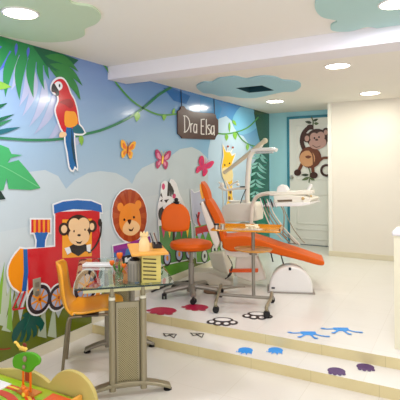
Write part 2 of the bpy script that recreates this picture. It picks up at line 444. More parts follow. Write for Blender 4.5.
for (bx, by, tx, ty, wd) in ((16, 43, 15, 56, 3), (28, 47, 27, 58, 3), (42, 49, 52, 54, 3), (60, 57, 74, 60, 3), (50, 64, 57, 66, 3)):
    leaf(d, bx, by, tx, ty, wd, VIOB)
d.k = 4
leaf(d, -14, 84, 11, 87, 9, GR4)
for (bx, by, tx, ty, wd, mm) in ((-14, 112, 7, 103, 5, GR2), (-14, 125, 14, 114, 4, GR2), (-12, 135, 20, 127, 5, TEALI), (-14, 130, 12, 119, 4, GR3)):
    leaf(d, bx, by, tx, ty, wd, mm)
mchild(d.build('palm_leaf_print'))
d = mdecal(.0075)
d.poly([(-30, 135), (0, 145), (8, 148), (11, 154), (22, 155), (10, 158), (7, 163), (18, 160), (25, 168), (33, 178), (40, 188), (30, 190), (8, 189), (6, 178), (3, 190), (-30, 196)], ink('big_leaf', (64, 168, 98)))
d.k = 1
d.line([(-20, 158), (5, 168), (38, 187)], .8, ink('leaf_vein', (110, 196, 130)))
d.poly([(-6, 186), (0, 191), (5, 199), (-2, 200), (-10, 196)], ink('dark_shadow_leaf', (20, 48, 36)))
mchild(d.build('big_leaf_print'))
d = mdecal(.0075)
MON = ink('monstera', (6, 84, 72))
d.poly([(100, 50), (85, 62), (95, 70), (70, 90), (50, 120), (44, 150), (50, 170), (62, 160), (74, 138), (84, 118), (82, 142), (72, 168), (86, 168), (98, 142), (103, 116), (106, 142), (98, 167), (113, 160), (122, 137), (122, 110), (130, 125), (130, 150), (143, 140), (147, 118), (141, 98), (152, 106), (158, 127), (169, 114), (176, 93), (166, 74), (150, 62), (134, 54), (120, 34), (111, 47)], MON, org=(0, 300), sc_=4.0)
d.k = 1
d.line([(118, 52), (112, 80), (92, 120)], 2.4, ink('monstera_vein', (30, 120, 92)), org=(0, 300), sc_=4.0)
mchild(d.build('monstera_leaf_print'))
d = mdecal(.0036)
d.poly([(253, 104), (258, 107), (269.3, 112), (269.3, 246), (256, 246), (250, 215), (249, 195), (252, 165), (262, 150), (258, 135)], ink('forest', (18, 96, 66)))
d.k = 1
d.poly([(254, 109), (262, 112), (266, 130), (264, 148), (260, 140), (256, 126)], ink('trunk_green', (40, 84, 30)), sm=3)
frond(d, [(262, 150), (256, 172), (255, 200)], 11, 2.4, ink('pale_teal', (150, 206, 196)), n=10)
frond(d, [(268, 160), (262, 185), (262, 215)], 9, 2, ink('teal_leaf', (40, 130, 104)), n=8, side=(1,))
d.poly([(258, 200), (268, 198), (269, 240), (260, 242), (256, 225)], ink('jade', (16, 128, 84)))
mchild(d.build('forest_print'))
# vines
def vine(name, pts, wd, m, leaves, base=.0088, lm=None):
    d = mdecal(base); d.line(pts, wd, m); d.k = 1
    for bx, by, tx, ty, w_ in leaves: leaf(d, bx, by, tx, ty, w_, lm or m)
    mchild(d.build(name))
vine('vine_print', [(-60, 132), (-20, 137), (0, 138), (30, 140), (60, 139), (85, 134), (104, 129), (128, 118), (145, 106), (158, 95), (171, 87)], 2.6, GR3, [(80, 135, 81, 146, 5)], lm=GR4)
vine('vine_print', [(96, 55), (103, 64), (112, 78), (122, 91), (133, 102), (146, 110), (160, 115), (176, 114)], 1.7, ink('vine_light', (84, 156, 70)), [(137, 112, 136, 122, 6), (164, 114, 163, 121, 4), (172, 114, 174, 108, 3)], lm=ink('leaf_light', (130, 190, 76)))
vine('vine_print', [(208, 131), (222, 134), (236, 132), (248, 127), (258, 117)], 1.3, ink('vine_light', (84, 156, 70)), [(226, 134, 226, 141, 3.5), (234, 132, 235, 140, 4), (229, 122, 229, 133, 2), (232, 120, 236, 126, 3)], lm=ink('leaf_light', (130, 190, 76)))
vine('vine_print', [(236, 132), (242, 140), (250, 145), (260, 147)], 1.1, ink('vine_light', (84, 156, 70)), [(247, 144, 247, 151, 3.2), (253, 146, 254, 150, 2)], lm=ink('leaf_light', (130, 190, 76)))

# ---------------- figures fixed on the mural
def decal(name, label, cat='wall decal', base=.0135, group='animal cutouts on the mural wall'):
    return mdecal(base), (name, label, cat, group)
def close(d, info):
    o = d.build(info[0]); tag(o, info[1], info[2], info[3]); return o

# parrot, crop origin (0,40) scale 2.857
d, inf = decal('parrot_decal', 'red macaw wall decal with blue tail perched on the green vine')
Z = dict(org=(0, 40), sc_=2.857)
d.k = 1
bd = d.poly([(150, 122), (163, 112), (178, 114), (190, 132), (198, 155), (208, 172), (216, 200), (222, 240), (228, 258), (205, 266), (178, 262), (163, 228), (156, 200), (164, 176), (162, 158), (150, 150), (144, 138)], RED, sm=3, **Z)
tl = d.poly([(186, 250), (206, 255), (208, 290), (214, 345), (217, 368), (210, 360), (205, 372), (196, 362), (190, 320), (184, 290)], ink('macaw_blue', (22, 98, 156)), sm=2, **Z)
wg = d.poly([(205, 248), (220, 240), (238, 264), (222, 268), (206, 264)], TEALI, sm=2, **Z)
for q in (bd, tl, wg): d.outline(q, WHITE, .016)
d.k = 2
d.poly([(182, 206), (196, 204), (212, 208), (218, 238), (200, 250), (182, 244)], ink('macaw_orange', (238, 156, 44)), sm=3, **Z)
d.poly([(200, 250), (208, 300), (213, 350), (216, 366), (206, 340), (200, 300)], ink('macaw_navy', (20, 62, 80)), **Z)
d.ell(163, 132, 12, 13, WHITE, **Z)
d.k = 3
d.poly([(150, 124), (157, 134), (164, 146), (164, 158), (156, 160), (154, 150), (144, 148), (144, 132)], BLACK, sm=3, **Z)
d.ell(166, 131, 2.4, 5, BLACK, **Z)
d.poly([(166, 178), (180, 184), (198, 196), (206, 182), (192, 168)], ink('dark_red', (160, 18, 34)), sm=3, **Z)
d.poly([(168, 264), (184, 264), (184, 276), (166, 278)], PEACH, sm=2, **Z)
close(d, inf)

# train
d, inf = decal('train_decal', 'red and blue steam train wall decal driven by a smiling monkey')
d.k = 1
parts = []
parts.append(d.poly([(26, 249), (54, 246.5), (54, 212), (98.5, 210), (99, 262), (96, 291), (47, 292), (27, 294)], RED))
parts.append(d.poly([(53, 213.5), (52.5, 205), (62, 201.5), (76, 200), (90, 201), (100, 205), (101, 212.5), (90, 210), (72, 209), (60, 211.5)], BLUE, lay=2))
parts.append(d.poly([(30, 219.5), (49, 219.5), (49, 232.5), (30, 232.5)], RED))
parts.append(d.poly([(33, 232), (47, 232), (44, 240), (43.5, 247), (35, 247.5), (35.5, 240)], BLUE))
parts.append(d.poly([(23, 249), (14, 254), (8, 265), (7, 275), (10, 284), (15, 289), (23, 290)], ORANGE, sm=2))
parts.append(d.poly([(26, 290), (100, 286), (98, 298), (60, 306), (28, 306)], ORANGE, lay=1))
for q in parts: d.outline(q, WHITE, .014)
for cxw, cyw, r in ((38, 299, .115), (57, 297, .105), (84.5, 287, .145)):
    c0 = wp(cxw, cyw)
    def circ(r_, m_, k_):
        d.world([c0+Vector((0, r_*math.cos(2*PI*i/28), r_*math.sin(2*PI*i/28))) for i in range(28)], m_, lay=k_)
    circ(r+.014, WHITE, 3); circ(r, ink('wheel_black', (42, 22, 34)), 4); circ(r*.74, LILAC, 5)
    for i in range(8):
        a = i*PI/4+.2; u = Vector((0, math.cos(a), math.sin(a))); v = Vector((0, -math.sin(a), math.cos(a)))
        d.world([c0+u*.02+v*.01, c0+u*r*.74+v*.006, c0+u*r*.74-v*.006, c0+u*.02-v*.01], ORANGE, lay=6)
    circ(r*.25, ORANGE, 7); circ(r*.12, RUST, 8)
d.k = 2
d.poly([(22, 249), (26, 249), (27, 272), (25, 291), (20.5, 291), (22.5, 272)], BLUE)
for i in range(4):
    x = 32.2+i*4.6; d.poly([(x, 219.5), (x+2.3, 219.5), (x+2.2, 232.5), (x, 232.5)], ORANGE)
d.poly([(61, 219.5), (90.5, 218.5), (90.5, 256), (61, 258)], ink('train_window', (240, 160, 40)))
d.k = 3
d.line([(11, 309), (19, 292)], 1.6, RED, sm=0); d.line([(17, 309), (23.5, 291)], 1.8, RED, sm=0); d.line([(20, 308), (25.5, 292)], 1.2, WHITE, sm=0)
d.line([(11, 309.5), (24, 307.5)], 1.8, RED, sm=0)
# driver monkey
d.ell(62.5, 229, 5.2, 6.6, DBROWN); d.ell(91, 226, 4.5, 6, DBROWN)
d.ell(77, 228, 13, 13.5, DBROWN)
d.poly([(67, 247), (72, 244), (84, 244), (89, 246), (90, 253), (84, 251), (77, 256), (70, 252), (66, 255)], BLACK)
d.line([(100, 222), (99, 235), (94, 246), (87, 253)], 1.6, BLACK)
d.ell(98.5, 222.5, 1.8, 4, BLACK)
d.k = 4
d.ell(62.6, 229, 3, 4, PEACH); d.ell(90.5, 226.5, 2.3, 3.6, PEACH)
d.ell(73, 225, 6, 7, PEACH); d.ell(82, 224.5, 6, 7, PEACH); d.ell(77.5, 236, 10.5, 9.5, PEACH)
d.poly([(63, 248), (68, 246.5), (70, 252), (66, 254.5)], WHITE); d.poly([(85, 245), (89.5, 244), (89, 252), (85.5, 251)], WHITE)
d.k = 5
d.ell(72.5, 231, .8, 1.1, BLACK); d.ell(83.5, 229.5, .8, 1.1, BLACK); d.ell(77.5, 235, 1.7, 1.1, BLACK)
d.poly([(74, 241), (78, 242), (81, 240.5), (79, 243.6), (76, 243.4)], BLACK)
close(d, inf)

# lion
d, inf = decal('lion_decal', 'lion head wall decal with round rust mane above a blue and purple wagon')
d.k = 1
v = d.ell(128.5, 215.5, 17.3, 26.5, RUST, rot=-.06); d.outline(v, WHITE, .014)
v = d.poly([(112, 246), (126, 243), (149, 236), (151, 250), (149, 283), (116, 291), (113, 262)], WBLUE); d.outline(v, WHITE, .014)
d.k = 2
for i in range(12):
    a = i*PI/6; d.poly([(128.5+8*math.cos(a-.1), 215.5+12*math.sin(a-.1)), (128.5+16.8*math.cos(a-.13), 215.5+25.6*math.sin(a-.13)), (128.5+16.8*math.cos(a+.13), 215.5+25.6*math.sin(a+.13)), (128.5+8*math.cos(a+.1), 215.5+12*math.sin(a+.1))], ink('mane_light', (178, 80, 38)))
d.poly([(112, 246), (126, 243), (149, 236), (149, 243), (126, 248.5), (112.5, 252.5)], MAG)
for x in (113.5, 119.5, 127, 134, 141):
    y = 251-.28*(x-113); d.poly([(x, y), (x+6, y-1.6), (x+3.2, y+9)], ink('wagon_violet', (104, 60, 150)))
d.ell(120, 278, 6, 9, ink('wagon_wheel', (120, 60, 40))); d.ell(139, 274, 6, 9, ink('wagon_wheel', (120, 60, 40)))
d.k = 3
d.ell(119.2, 207, 3.2, 4.4, LIONF); d.ell(137, 204.5, 3.2, 4.4, LIONF)
d.ell(120, 278, 3.6, 5.6, LILAC); d.ell(139, 274, 3.6, 5.6, LILAC)
d.poly([(121, 208), (128, 203), (136, 206), (139.5, 217), (139, 228), (133, 235), (125, 235), (119, 228), (118, 217)], LIONF, sm=3)
d.k = 4
d.poly([(122, 226), (126, 221), (133, 220.5), (138, 225), (138, 230), (132, 235), (125, 234.5), (121.5, 231)], MUZ, sm=3)
d.ell(123, 219.6, 1, 1.3, BLACK); d.ell(132.6, 217.2, 1, 1.3, BLACK)
d.k = 5
d.poly([(126, 220), (130, 219.6), (128.2, 224.6)], DBROWN, sm=2)
d.poly([(127, 228.5), (130, 229.5), (132.5, 227.2), (131, 231), (128, 231)], BLACK)
close(d, inf)

# zebra
d, inf = decal('zebra_decal', 'zebra wall decal with pink ears riding behind the orange stool backrest')
d.k = 1
v = d.poly([(157.5, 205), (160, 196), (161, 184), (165, 182), (168, 186), (170, 180), (175, 184), (178, 194), (182, 202), (186, 216), (186, 234), (166, 238), (158, 224)], WHITE, sm=2); d.outline(v, WHITE, .014)
v = d.poly([(158, 226), (190, 221), (192, 258), (160, 265)], ink('zebra_wagon', (70, 132, 64))); d.outline(v, WHITE, .014)
d.k = 2
d.ell(162.3, 186.5, 1.6, 3.2, PINK); d.ell(173, 196, 1.8, 2.6, PINK)
for q in ([(166, 196), (167, 181), (169, 184), (168.5, 196)], [(169, 196), (168.6, 182), (171.2, 187), (170.4, 197)], [(171, 194), (171, 186), (173, 191), (172, 196)],
          [(158.5, 201), (161.5, 199), (161, 202)], [(159, 195), (160.5, 193), (161.5, 198)], [(158, 209), (162, 206), (161, 210)], [(175, 206), (180, 203), (180, 206)], [(163, 200), (168, 199), (165, 203)], [(172, 200), (176, 198), (176, 201)], [(158, 219), (163, 217), (162, 221)], [(170, 203), (173, 202), (171, 207)], [(177, 214), (183, 210), (183, 213)]):
    d.poly(q, BLACK)
d.ell(160.5, 214, 3.4, 6.5, BLACK)
for x, m_ in ((160, PINK), (166, YEL), (172, LILAC), (178, PINK), (184, YEL)):
    d.poly([(x, 227-.15*(x-158)), (x+5, 226-.15*(x-158)), (x+2.5, 238)], m_)
for cxw, cyw in ((166, 258), (178, 254), (188, 252)):
    d.ell(cxw, cyw, 4, 8, ink('wheel_black', (42, 22, 34)), lay=3); d.ell(cxw, cyw, 2.9, 6, LILAC, lay=4)
    d.ell(cxw, cyw, 1.2, 2.6, ORANGE, lay=5)
close(d, inf)

# elephant
d, inf = decal('elephant_decal', 'lilac elephant wall decal in a green and red wagon behind the dental chair back')
d.k = 1
ell_m = ink('elephant', (186, 190, 208))
v = d.poly([(190, 190), (193, 193), (197, 192), (203, 190), (209, 192), (212, 204), (210, 222), (200, 226), (193, 222), (191, 208)], ell_m, sm=2); d.outline(v, WHITE, .012)
v = d.poly([(194, 227), (222, 220), (230, 246), (206, 262), (196, 262)], GRASS2); d.outline(v, WHITE, .014)
d.k = 2
d.poly([(194, 228), (222, 221), (223.5, 228), (195, 236)], RED)
for x in (196, 202, 208, 214): d.poly([(x, 234-.25*(x-196)), (x+5, 233-.25*(x-196)), (x+2.5, 241-.25*(x-196))], LILAC)
d.ell(199.5, 204, .7, 1, BLACK); d.line([(198, 212), (197, 220), (199, 226)], 2.2, RED)
d.line([(195, 214), (196.5, 218), (198, 214)], .7, BLACK)
for cxw, cyw in ((203.5, 256), (213.5, 250), (222, 246)):
    d.ell(cxw, cyw, 3.4, 7, BLACK, lay=3); d.ell(cxw, cyw, 2.6, 5.6, ink('tyre_white', (214, 222, 214)), lay=4); d.ell(cxw, cyw, 1, 2.2, BLACK, lay=5)
close(d, inf)

# giraffe
d, inf = decal('giraffe_decal', 'yellow giraffe wall decal with brown spotted neck above the spittoon unit')
d.k = 1
v = d.poly([(222, 145), (225, 152), (229, 152), (231, 156), (234.5, 154), (232, 160), (230, 168), (232, 175), (231, 190), (233, 203), (238, 212), (224, 214), (227, 200), (226, 186), (222, 176), (221, 166), (223, 156)], YEL, sm=2)
d.outline(v, WHITE, .02)
d.k = 2
d.poly([(222, 168), (230, 168), (232, 174), (231, 180), (225, 182), (221.5, 176)], ink('giraffe_muzzle', (246, 224, 160)), sm=3)
for x, y in ((228, 186), (229.5, 192), (228.5, 198), (231, 203), (229, 208), (234, 208), (232.5, 212)): d.ell(x, y, 1.2, 2.0, ink('giraffe_spot', (110, 66, 26)), n=8)
d.ell(223.8, 165, .7, 1, BLACK, n=8); d.ell(228.6, 163.4, .7, 1, BLACK, n=8)
d.line([(226, 152), (227, 147)], 1, WHITE); d.line([(229.5, 153), (232, 148)], 1, WHITE)
d.ell(227, 146.5, .9, 1.2, RUST, n=8); d.ell(232, 147.5, .9, 1.2, RUST, n=8)
close(d, inf)

# butterflies
def butterfly(label, cx_, cy_, s, rot, m1, m2, body):
    d, inf = decal('butterfly_decal', label, base=.0125, group='butterflies on the mural wall')
    cr_, sr_ = math.cos(rot), math.sin(rot)
    def T(pts): return [(cx_+(x*cr_-y*sr_)*s, cy_+(x*sr_+y*cr_)*s) for x, y in pts]
    shapes = []
    for k in (-1, 1):
        d.poly(T([(0, -1), (k*3, -7), (k*6, -9.5), (k*8, -8), (k*7, -2), (k*3.5, 1), (0, 1)]), m1, sm=3, lay=1)
        d.poly(T([(0, 1), (k*3.5, 1), (k*6, 3), (k*5.5, 8), (k*3.6, 9.6), (k*1.4, 6)]), m1, sm=3, lay=1)
        d.poly(T([(k*1.4, -1), (k*4, -5.6), (k*5.8, -6), (k*5.2, -2), (k*3, -.2)]), m2, sm=3, lay=2)
        d.poly(T([(k*1.2, 2), (k*3.5, 2.8), (k*4, 5.5), (k*2.6, 6)]), m2, sm=3, lay=2)
        d.line(T([(0, -3), (k*1.4, -7), (k*2.4, -8.4)]), .4*s, body, lay=3)
    d.poly(T([(-.8, -3), (.8, -3), (.7, 4), (-.7, 4)]), body, sm=2, lay=4)
    close(d, inf)
butterfly('yellow and orange butterfly wall decal left of the two pink ones', 126.5, 149.5, .95, .12, ink('butter_yellow', (244, 176, 40)), ink('butter_orange', (228, 110, 40)), RUST)
butterfly('dark pink butterfly wall decal with yellow body above the zebra', 161.5, 159.5, 1.0, .1, ink('butter_pink', (176, 44, 96)), ink('butter_rose', (224, 130, 160)), YEL)
butterfly('bright red-pink butterfly wall decal under the wooden name sign', 203, 166.5, .95, .45, ink('butter_hot', (222, 44, 100)), ink('butter_magenta', (198, 40, 104)), PINK)

# wooden name sign
sign = thing('name_sign', 'dark brown wooden plaque with white handwritten name hung by two cords', 'sign', wp(196, 124))
S_M = mat('sign_wood', (72, 38, 32), .35, var=.16, scale=22, coat=.3)
sg = dict(org=(170, 80), sc_=6.67)
d = Decal(wp, NX, .022)
d.poly([(62, 178), (84, 174), (100, 196), (150, 214), (215, 220), (280, 222), (296, 232), (300, 252), (314, 268), (314, 362), (300, 376), (292, 398), (130, 392), (72, 390), (62, 374), (44, 360), (42, 206), (60, 196)], S_M, thick=.016, **sg)
o = d.build('board', sign); o.matrix_parent_inverse = Matrix.Translation(-sign.location)
bev = o.modifiers.new('bevel', 'BEVEL'); bev.width = .003; bev.limit_method = 'ANGLE'
d = Decal(wp, NX, .0228)
lw = 6.5
WL = mat('letter_white', (236, 230, 224), .5)
for st in ([(86, 236), (88, 346)], [(78, 240), (98, 242), (116, 266), (120, 296), (112, 326), (96, 346), (82, 348)],
           [(128, 290), (128, 350)], [(128, 306), (134, 294), (142, 290)],
           [(166, 298), (154, 296), (148, 320), (150, 346), (160, 352), (166, 336)], [(168, 294), (168, 356)],
           [(198, 262), (198, 362)], [(196, 264), (222, 262)], [(198, 308), (214, 308)], [(198, 361), (220, 362)],
           [(232, 262), (232, 366)], [(258, 302), (244, 302), (242, 318), (256, 336), (258, 356), (242, 362)],
           [(280, 308), (268, 310), (264, 334), (266, 358), (274, 362), (280, 346)], [(283, 304), (285, 370)]):
    d.line(st, lw, WL, sm=4, **sg)
o = d.build('lettering', sign); o.matrix_parent_inverse = Matrix.Translation(-sign.location)
for x, y0, y1 in ((180.5, 90, 108), (213.5, 98.5, 114)):
    bm = nb(); p0, p1 = wp(x, y0), wp(x, y1); n = Vector((.018, 0, 0)); tube(bm, [p0+n*.4, p1+n], .0045, 6)
    o = finish('hanging_cord', bm, BLACKP, sign, smooth=True); o.matrix_parent_inverse = Matrix.Translation(-sign.location)

# outlet plate over the train wheel
op = thing('electrical_outlet', 'small grey outlet plate fixed over the front train wheel', 'outlet', (-W, 2.527, .55))
bm = nb(); box(bm, .009, .020, -.038, .038, -.085, .085); finish('plate', bm, mat('outlet_grey', (150, 148, 128), .4), op, bevel=.003)
for z in (-.035, .035): bm = nb(); box(bm, .0195, .022, -.02, .02, z-.02, z+.02); finish('socket', bm, mat('outlet_dark', (118, 112, 96), .4), op, bevel=.002)

# ================================================================== BACK WALL DOOR
DX0, DX1, DZ = -2.545, -1.70, 2.33
bm = nb(); box(bm, DX0-.045, DX0, YBACK-.035, YBACK, P, DZ+.045); box(bm, DX0, XC, YBACK-.035, YBACK, DZ, DZ+.045)
finish('trim_door_frame', bm, TEALD, kind='structure', bevel=.004)
door = thing('door_1', 'white panelled door with a hanging monkey decal at the back', 'door', (DX0, YBACK-.03, P)); door['kind'] = 'structure'
bm = nb(); box(bm, 0, DX1-DX0, 0, .028, .012, DZ-P); o = finish('door_leaf', bm, DOORW, door)
bm = nb()
lw_ = DX1-DX0
def panel(x0, x1, z0, z1):
    for a in ((x0, x1, z0, z0+.02), (x0, x1, z1-.02, z1), (x0, x0+.02, z0, z1), (x1-.02, x1, z0, z1)):
        box(bm, a[0], a[1], -.014, 0.001, a[2], a[3])
for z0, z1 in ((.1, .28), (.36, .88), (1.12, 2.06)): panel(.12, lw_-.10, z0, z1)
finish('door_moulding', bm, DOORW, door, bevel=.004)
bm = nb(); lathe(bm, [(0, 0), (.028, 0), (.028, .008), (.012, .012), (.012, .035), (.028, .045), (.03, .06), (.02, .072), (0, .075)], seg=16)
bmesh.ops.rotate(bm, verts=bm.verts, cent=(0, 0, 0), matrix=Matrix.Rotation(math.radians(90), 3, 'X'))
finish('door_handle', bm, STEEL, door, smooth=True, loc=(.045, 0, 1.165-.0))
bm = nb(); box(bm, DX0, XC, YBACK-.05, YBACK, P, P+.012); finish('trim_threshold', bm, mat('threshold_grey', (120, 126, 130), .5), kind='structure')

YD = YBACK-.0445
def dp(px, py): v = on_y(px, py, YD); v.x = min(v.x, XC-.008); return v
d = Decal(dp, (0, -1, 0), .0015)
Z = dict(org=(270, 80), sc_=3.077)
MB = mat('decal_brown', (66, 34, 26), .5); MR = mat('decal_chestnut', (112, 58, 34), .5); MT = mat('decal_tan', (216, 158, 112), .5); MF = mat('decal_face', (196, 152, 140), .5); ML = mat('decal_leaf', (96, 112, 72), .5); MLD = mat('decal_leaf_dark', (60, 70, 50), .5)
d.k = 1
d.line([(127, 113), (133, 128), (131, 146)], 4, ML, **Z); d.line([(118, 268), (124, 288), (120, 316)], 3.4, ML, **Z)
def dleaf(bx, by, tx, ty, w_, m_):
    L = math.hypot(tx-bx, ty-by); ux, uy = (tx-bx)/L, (ty-by)/L
    d.poly([(bx, by), (bx+ux*L*.4-uy*w_/2, by+uy*L*.4+ux*w_/2), (tx, ty), (bx+ux*L*.4+uy*w_/2, by+uy*L*.4-ux*w_/2)], m_, sm=3, **Z)
for q in ((128, 132, 108, 128, 9, MLD), (134, 126, 148, 120, 8, MLD), (136, 134, 150, 134, 9, ML), (119, 292, 96, 292, 8, MLD), (121, 300, 98, 308, 9, ML), (123, 302, 138, 308, 8, ML)): dleaf(*q)
d.k = 2
d.line([(106, 215), (98, 190), (103, 165), (118, 148), (134, 146)], 13, MB, **Z)      # raised arm
d.ell(124, 143, 10, 6, MB, **Z)
d.line([(150, 250), (164, 240), (182, 240)], 8, MR, **Z)
cpts = [(182+16*math.cos(a)-8, 278+16*math.sin(a)) for a in [(-.3-i*.35) for i in range(15)]]
d.line(cpts, 7, MB, sm=3, **Z)
d.line([(100, 255), (94, 268), (86, 284)], 10, MR, **Z); d.line([(132, 258), (132, 276), (134, 290)], 10, MR, **Z)
d.k = 3
d.ell(124, 238, 34, 33, MR, **Z)
d.ell(85, 285, 11, 10, MB, **Z); d.ell(135, 293, 12, 10, MB, **Z)
d.ell(114, 178, 13, 14, MB, **Z); d.ell(172, 160, 11, 13, MB, **Z)
d.ell(146, 180, 33, 30, MB, **Z)
d.k = 4
d.ell(114, 180, 7, 9, MF, **Z); d.ell(172, 161, 6, 8, MF, **Z)
d.ell(115, 242, 24, 25, MT, **Z)
d.ell(147, 194, 27, 19, MF, rot=-.15, **Z); d.ell(136, 176, 13, 14, MF, **Z); d.ell(156, 173, 13, 14, MF, **Z)
d.k = 5
d.line([(122, 216), (132, 232), (134, 262)], 4, MR, **Z)
d.poly([(108, 236), (118, 232), (128, 236), (118, 242)], MR, sm=2, **Z)
d.ell(137, 179, 2.4, 3, BLACK, **Z); d.ell(151, 176, 2.4, 3, BLACK, **Z); d.ell(144, 184, 5, 3, MB, **Z)
d.line([(131, 200), (142, 207), (156, 203)], 1.8, MB, **Z)
mk = d.build('monkey_decal', None); tag(mk, 'brown monkey decal hanging by one arm on the white back door', 'door decal')

# ================================================================== LOW WALL right
pw = thing('low_wall', 'cream half-height partition with a white cap at the right edge', 'partition', (-.42, 3.617, P)); pw['kind'] = 'structure'
bm = nb(); box(bm, .012, 1.2, .012, .26, 0, .83); finish('partition_body', bm, mat('partition_cream', (236, 230, 200), .5), pw)
bm = nb(); box(bm, 0, 1.21, 0, .30, .83, .868); finish('partition_cap', bm, mat('cap_white', (240, 236, 234), .35), pw, bevel=.012)

# ================================================================== CEILING THINGS
def cpoly(pts, H, sm=4):
    v = [on_z(x, y, H) for x, y in pts]
    return smooth_loop(v, sm)
def cloud_panel(name, pts, H, m, label, th=.014):
    bm = nb(); v = cpoly(pts, H)
    for p in v: p.x = max(p.x, -W+.002)
    prism(bm, [Vector((p.x, p.y, H)) for p in v], (0, 0, -th)); o = finish(name, bm, m)
    tag(o, label, 'ceiling panel', 'cloud shaped ceiling panels'); return o
CG = mat('cloud_green', (204, 222, 188), .6, var=.02); CT = mat('cloud_teal', (180, 214, 208), .6, var=.02); CB = mat('cloud_aqua', (172, 214, 226), .6, var=.02)
cloud_panel('ceiling_cloud', [(-60, 10), (-30, 26), (0, 33), (20, 37), (45, 40.5), (70, 39), (84, 34), (85, 27), (96, 22), (101, 14), (92, 5), (72, 1), (62, -12), (35, -22), (5, -20), (-30, -14), (-50, -6)], H1, CG,
            'pale green cloud shaped ceiling panel above the parrot, over the mural')
cloud_panel('ceiling_cloud', [(318, -4), (315, 6), (322, 15), (337, 19), (331, 24), (333, 29), (350, 29.5), (368, 25), (384, 27.5), (410, 26), (440, 20), (450, 5), (430, -12), (400, -22), (370, -20), (350, -10), (332, -12)], H1, CT,
            'grey-green cloud shaped ceiling panel in the upper right beside the beam')
# rear cloud with a hatch opening: ring as a keyholed polygon
v = cpoly([(180+x/2.5, 60+y/2.5) for x, y in [(42, 62), (60, 53), (80, 53), (95, 44), (118, 41), (140, 39), (165, 45), (190, 40), (215, 38), (240, 41), (256, 48), (270, 49), (296, 53), (302, 64), (285, 76), (262, 77), (240, 81), (190, 92), (150, 92), (120, 88), (100, 88), (80, 82), (60, 80), (46, 71)]], H3, 3)
cen = Vector(((HX0+HX1)/2, (HY0+HY1)/2, H3)); v = sorted(v, key=lambda p: math.atan2(p.y-cen.y, p.x-cen.x))
bm = nb(); th = .014
def hole_pt(a):
    c_, s_ = math.cos(a), math.sin(a); hx, hy = (HX1-HX0)/2, (HY1-HY0)/2
    k = min(hx/abs(c_) if abs(c_) > 1e-6 else 9, hy/abs(s_) if abs(s_) > 1e-6 else 9); return Vector((cen.x+c_*k, cen.y+s_*k, H3))
angs = [math.atan2(p.y-cen.y, p.x-cen.x) for p in v]
corner = [math.atan2(sy_*(HY1-HY0)/2, sx_*(HX1-HX0)/2) for sx_ in (1, -1) for sy_ in (1, -1)]
inner = []
for a in angs:
    for c_ in corner:
        if abs(a-c_) < .07: a = c_
    inner.append(hole_pt(a))
n = len(v); dz = Vector((0, 0, -th))
ov = [bm.verts.new(Vector((p.x, p.y, H3))+dz) for p in v]; iv = [bm.verts.new(p+dz) for p in inner]
ot = [bm.verts.new(Vector((p.x, p.y, H3))) for p in v]; it = [bm.verts.new(p) for p in inner]
for i in range(n):
    j = (i+1) % n
    bm.faces.new((ov[i], ov[j], iv[j], iv[i])); bm.faces.new((ov[i], ot[i], ot[j], ov[j])); bm.faces.new((iv[i], iv[j], it[j], it[i]))
o = finish('ceiling_cloud', bm, CB); tag(o, 'light blue cloud shaped ceiling panel with a dark square hatch above the name sign', 'ceiling panel', 'cloud shaped ceiling panels')
ht = thing('ceiling_hatch', 'dark teal square hatch opening in the middle of the blue cloud panel', 'ceiling hatch', (cen.x, cen.y, H3))
HM = mat('hatch_dark', (34, 78, 88), .5); hx, hy = (HX1-HX0)/2, (HY1-HY0)/2
bm = nb(); box(bm, -hx, hx, -hy, hy, .17, .18)
for a in ((-hx, -hx+.01, -hy, hy), (hx-.01, hx, -hy, hy), (-hx+.01, hx-.01, -hy, -hy+.01), (-hx+.01, hx-.01, hy-.01, hy)): box(bm, *a, -.012, .17)
finish('recess', bm, HM, ht)
bm = nb(); box(bm, -hx+.012, hx-.012, -hy+.012, -.01, .04, .055, M=Matrix.Rotation(.12, 4, 'Y')); finish('hatch_leaf', bm, mat('hatch_teal', (70, 132, 140), .4), ht)

def downlight(px, py, H, r, label, power=22, col=(1, .95, .84), th=0):
    p = on_z(px, py, H-th)
    t = thing('ceiling_light', label, 'ceiling light', p, 0, 'round recessed ceiling lights')
    bm = nb(); lathe(bm, [(r, -.001), (r+.012, -.001), (r+.012, -.007), (r, -.010)], seg=32, cap=False); finish('rim', bm, mat('lamp_rim', (236, 232, 224), .4), t, smooth=True)
    bm = nb(); lathe(bm, [(0, -.002), (r, -.002), (r, -.006), (0, -.006)], seg=32); finish('diffuser', bm, WHCEIL, t)
    d_ = bpy.data.lights.new('lamp', 'AREA'); d_.shape = 'DISK'; d_.size = r*2; d_.energy = power; d_.color = col
    l = bpy.data.objects.new('lamp', d_); C.objects.link(l); l.parent = t; l.location = (0, 0, -.012)
downlight(20.5, 12.5, H1, .10, 'round white ceiling light set in the pale green cloud panel', 19, (.88, .84, 1), .014)
downlight(396, 3, H1, .09, 'round white ceiling light set in the grey-green cloud panel', 19, (.88, .84, 1), .014)
downlight(337.5, 65.5, H3, .11, 'round ceiling light behind the beam, between the monkey door and the beam', 15)
downlight(370, 92.8, H3, .12, 'round ceiling light close above the blank cream wall', 9)
downlight(275, 101, H3, .12, 'round ceiling light in the corner near the mural and the door', 13)

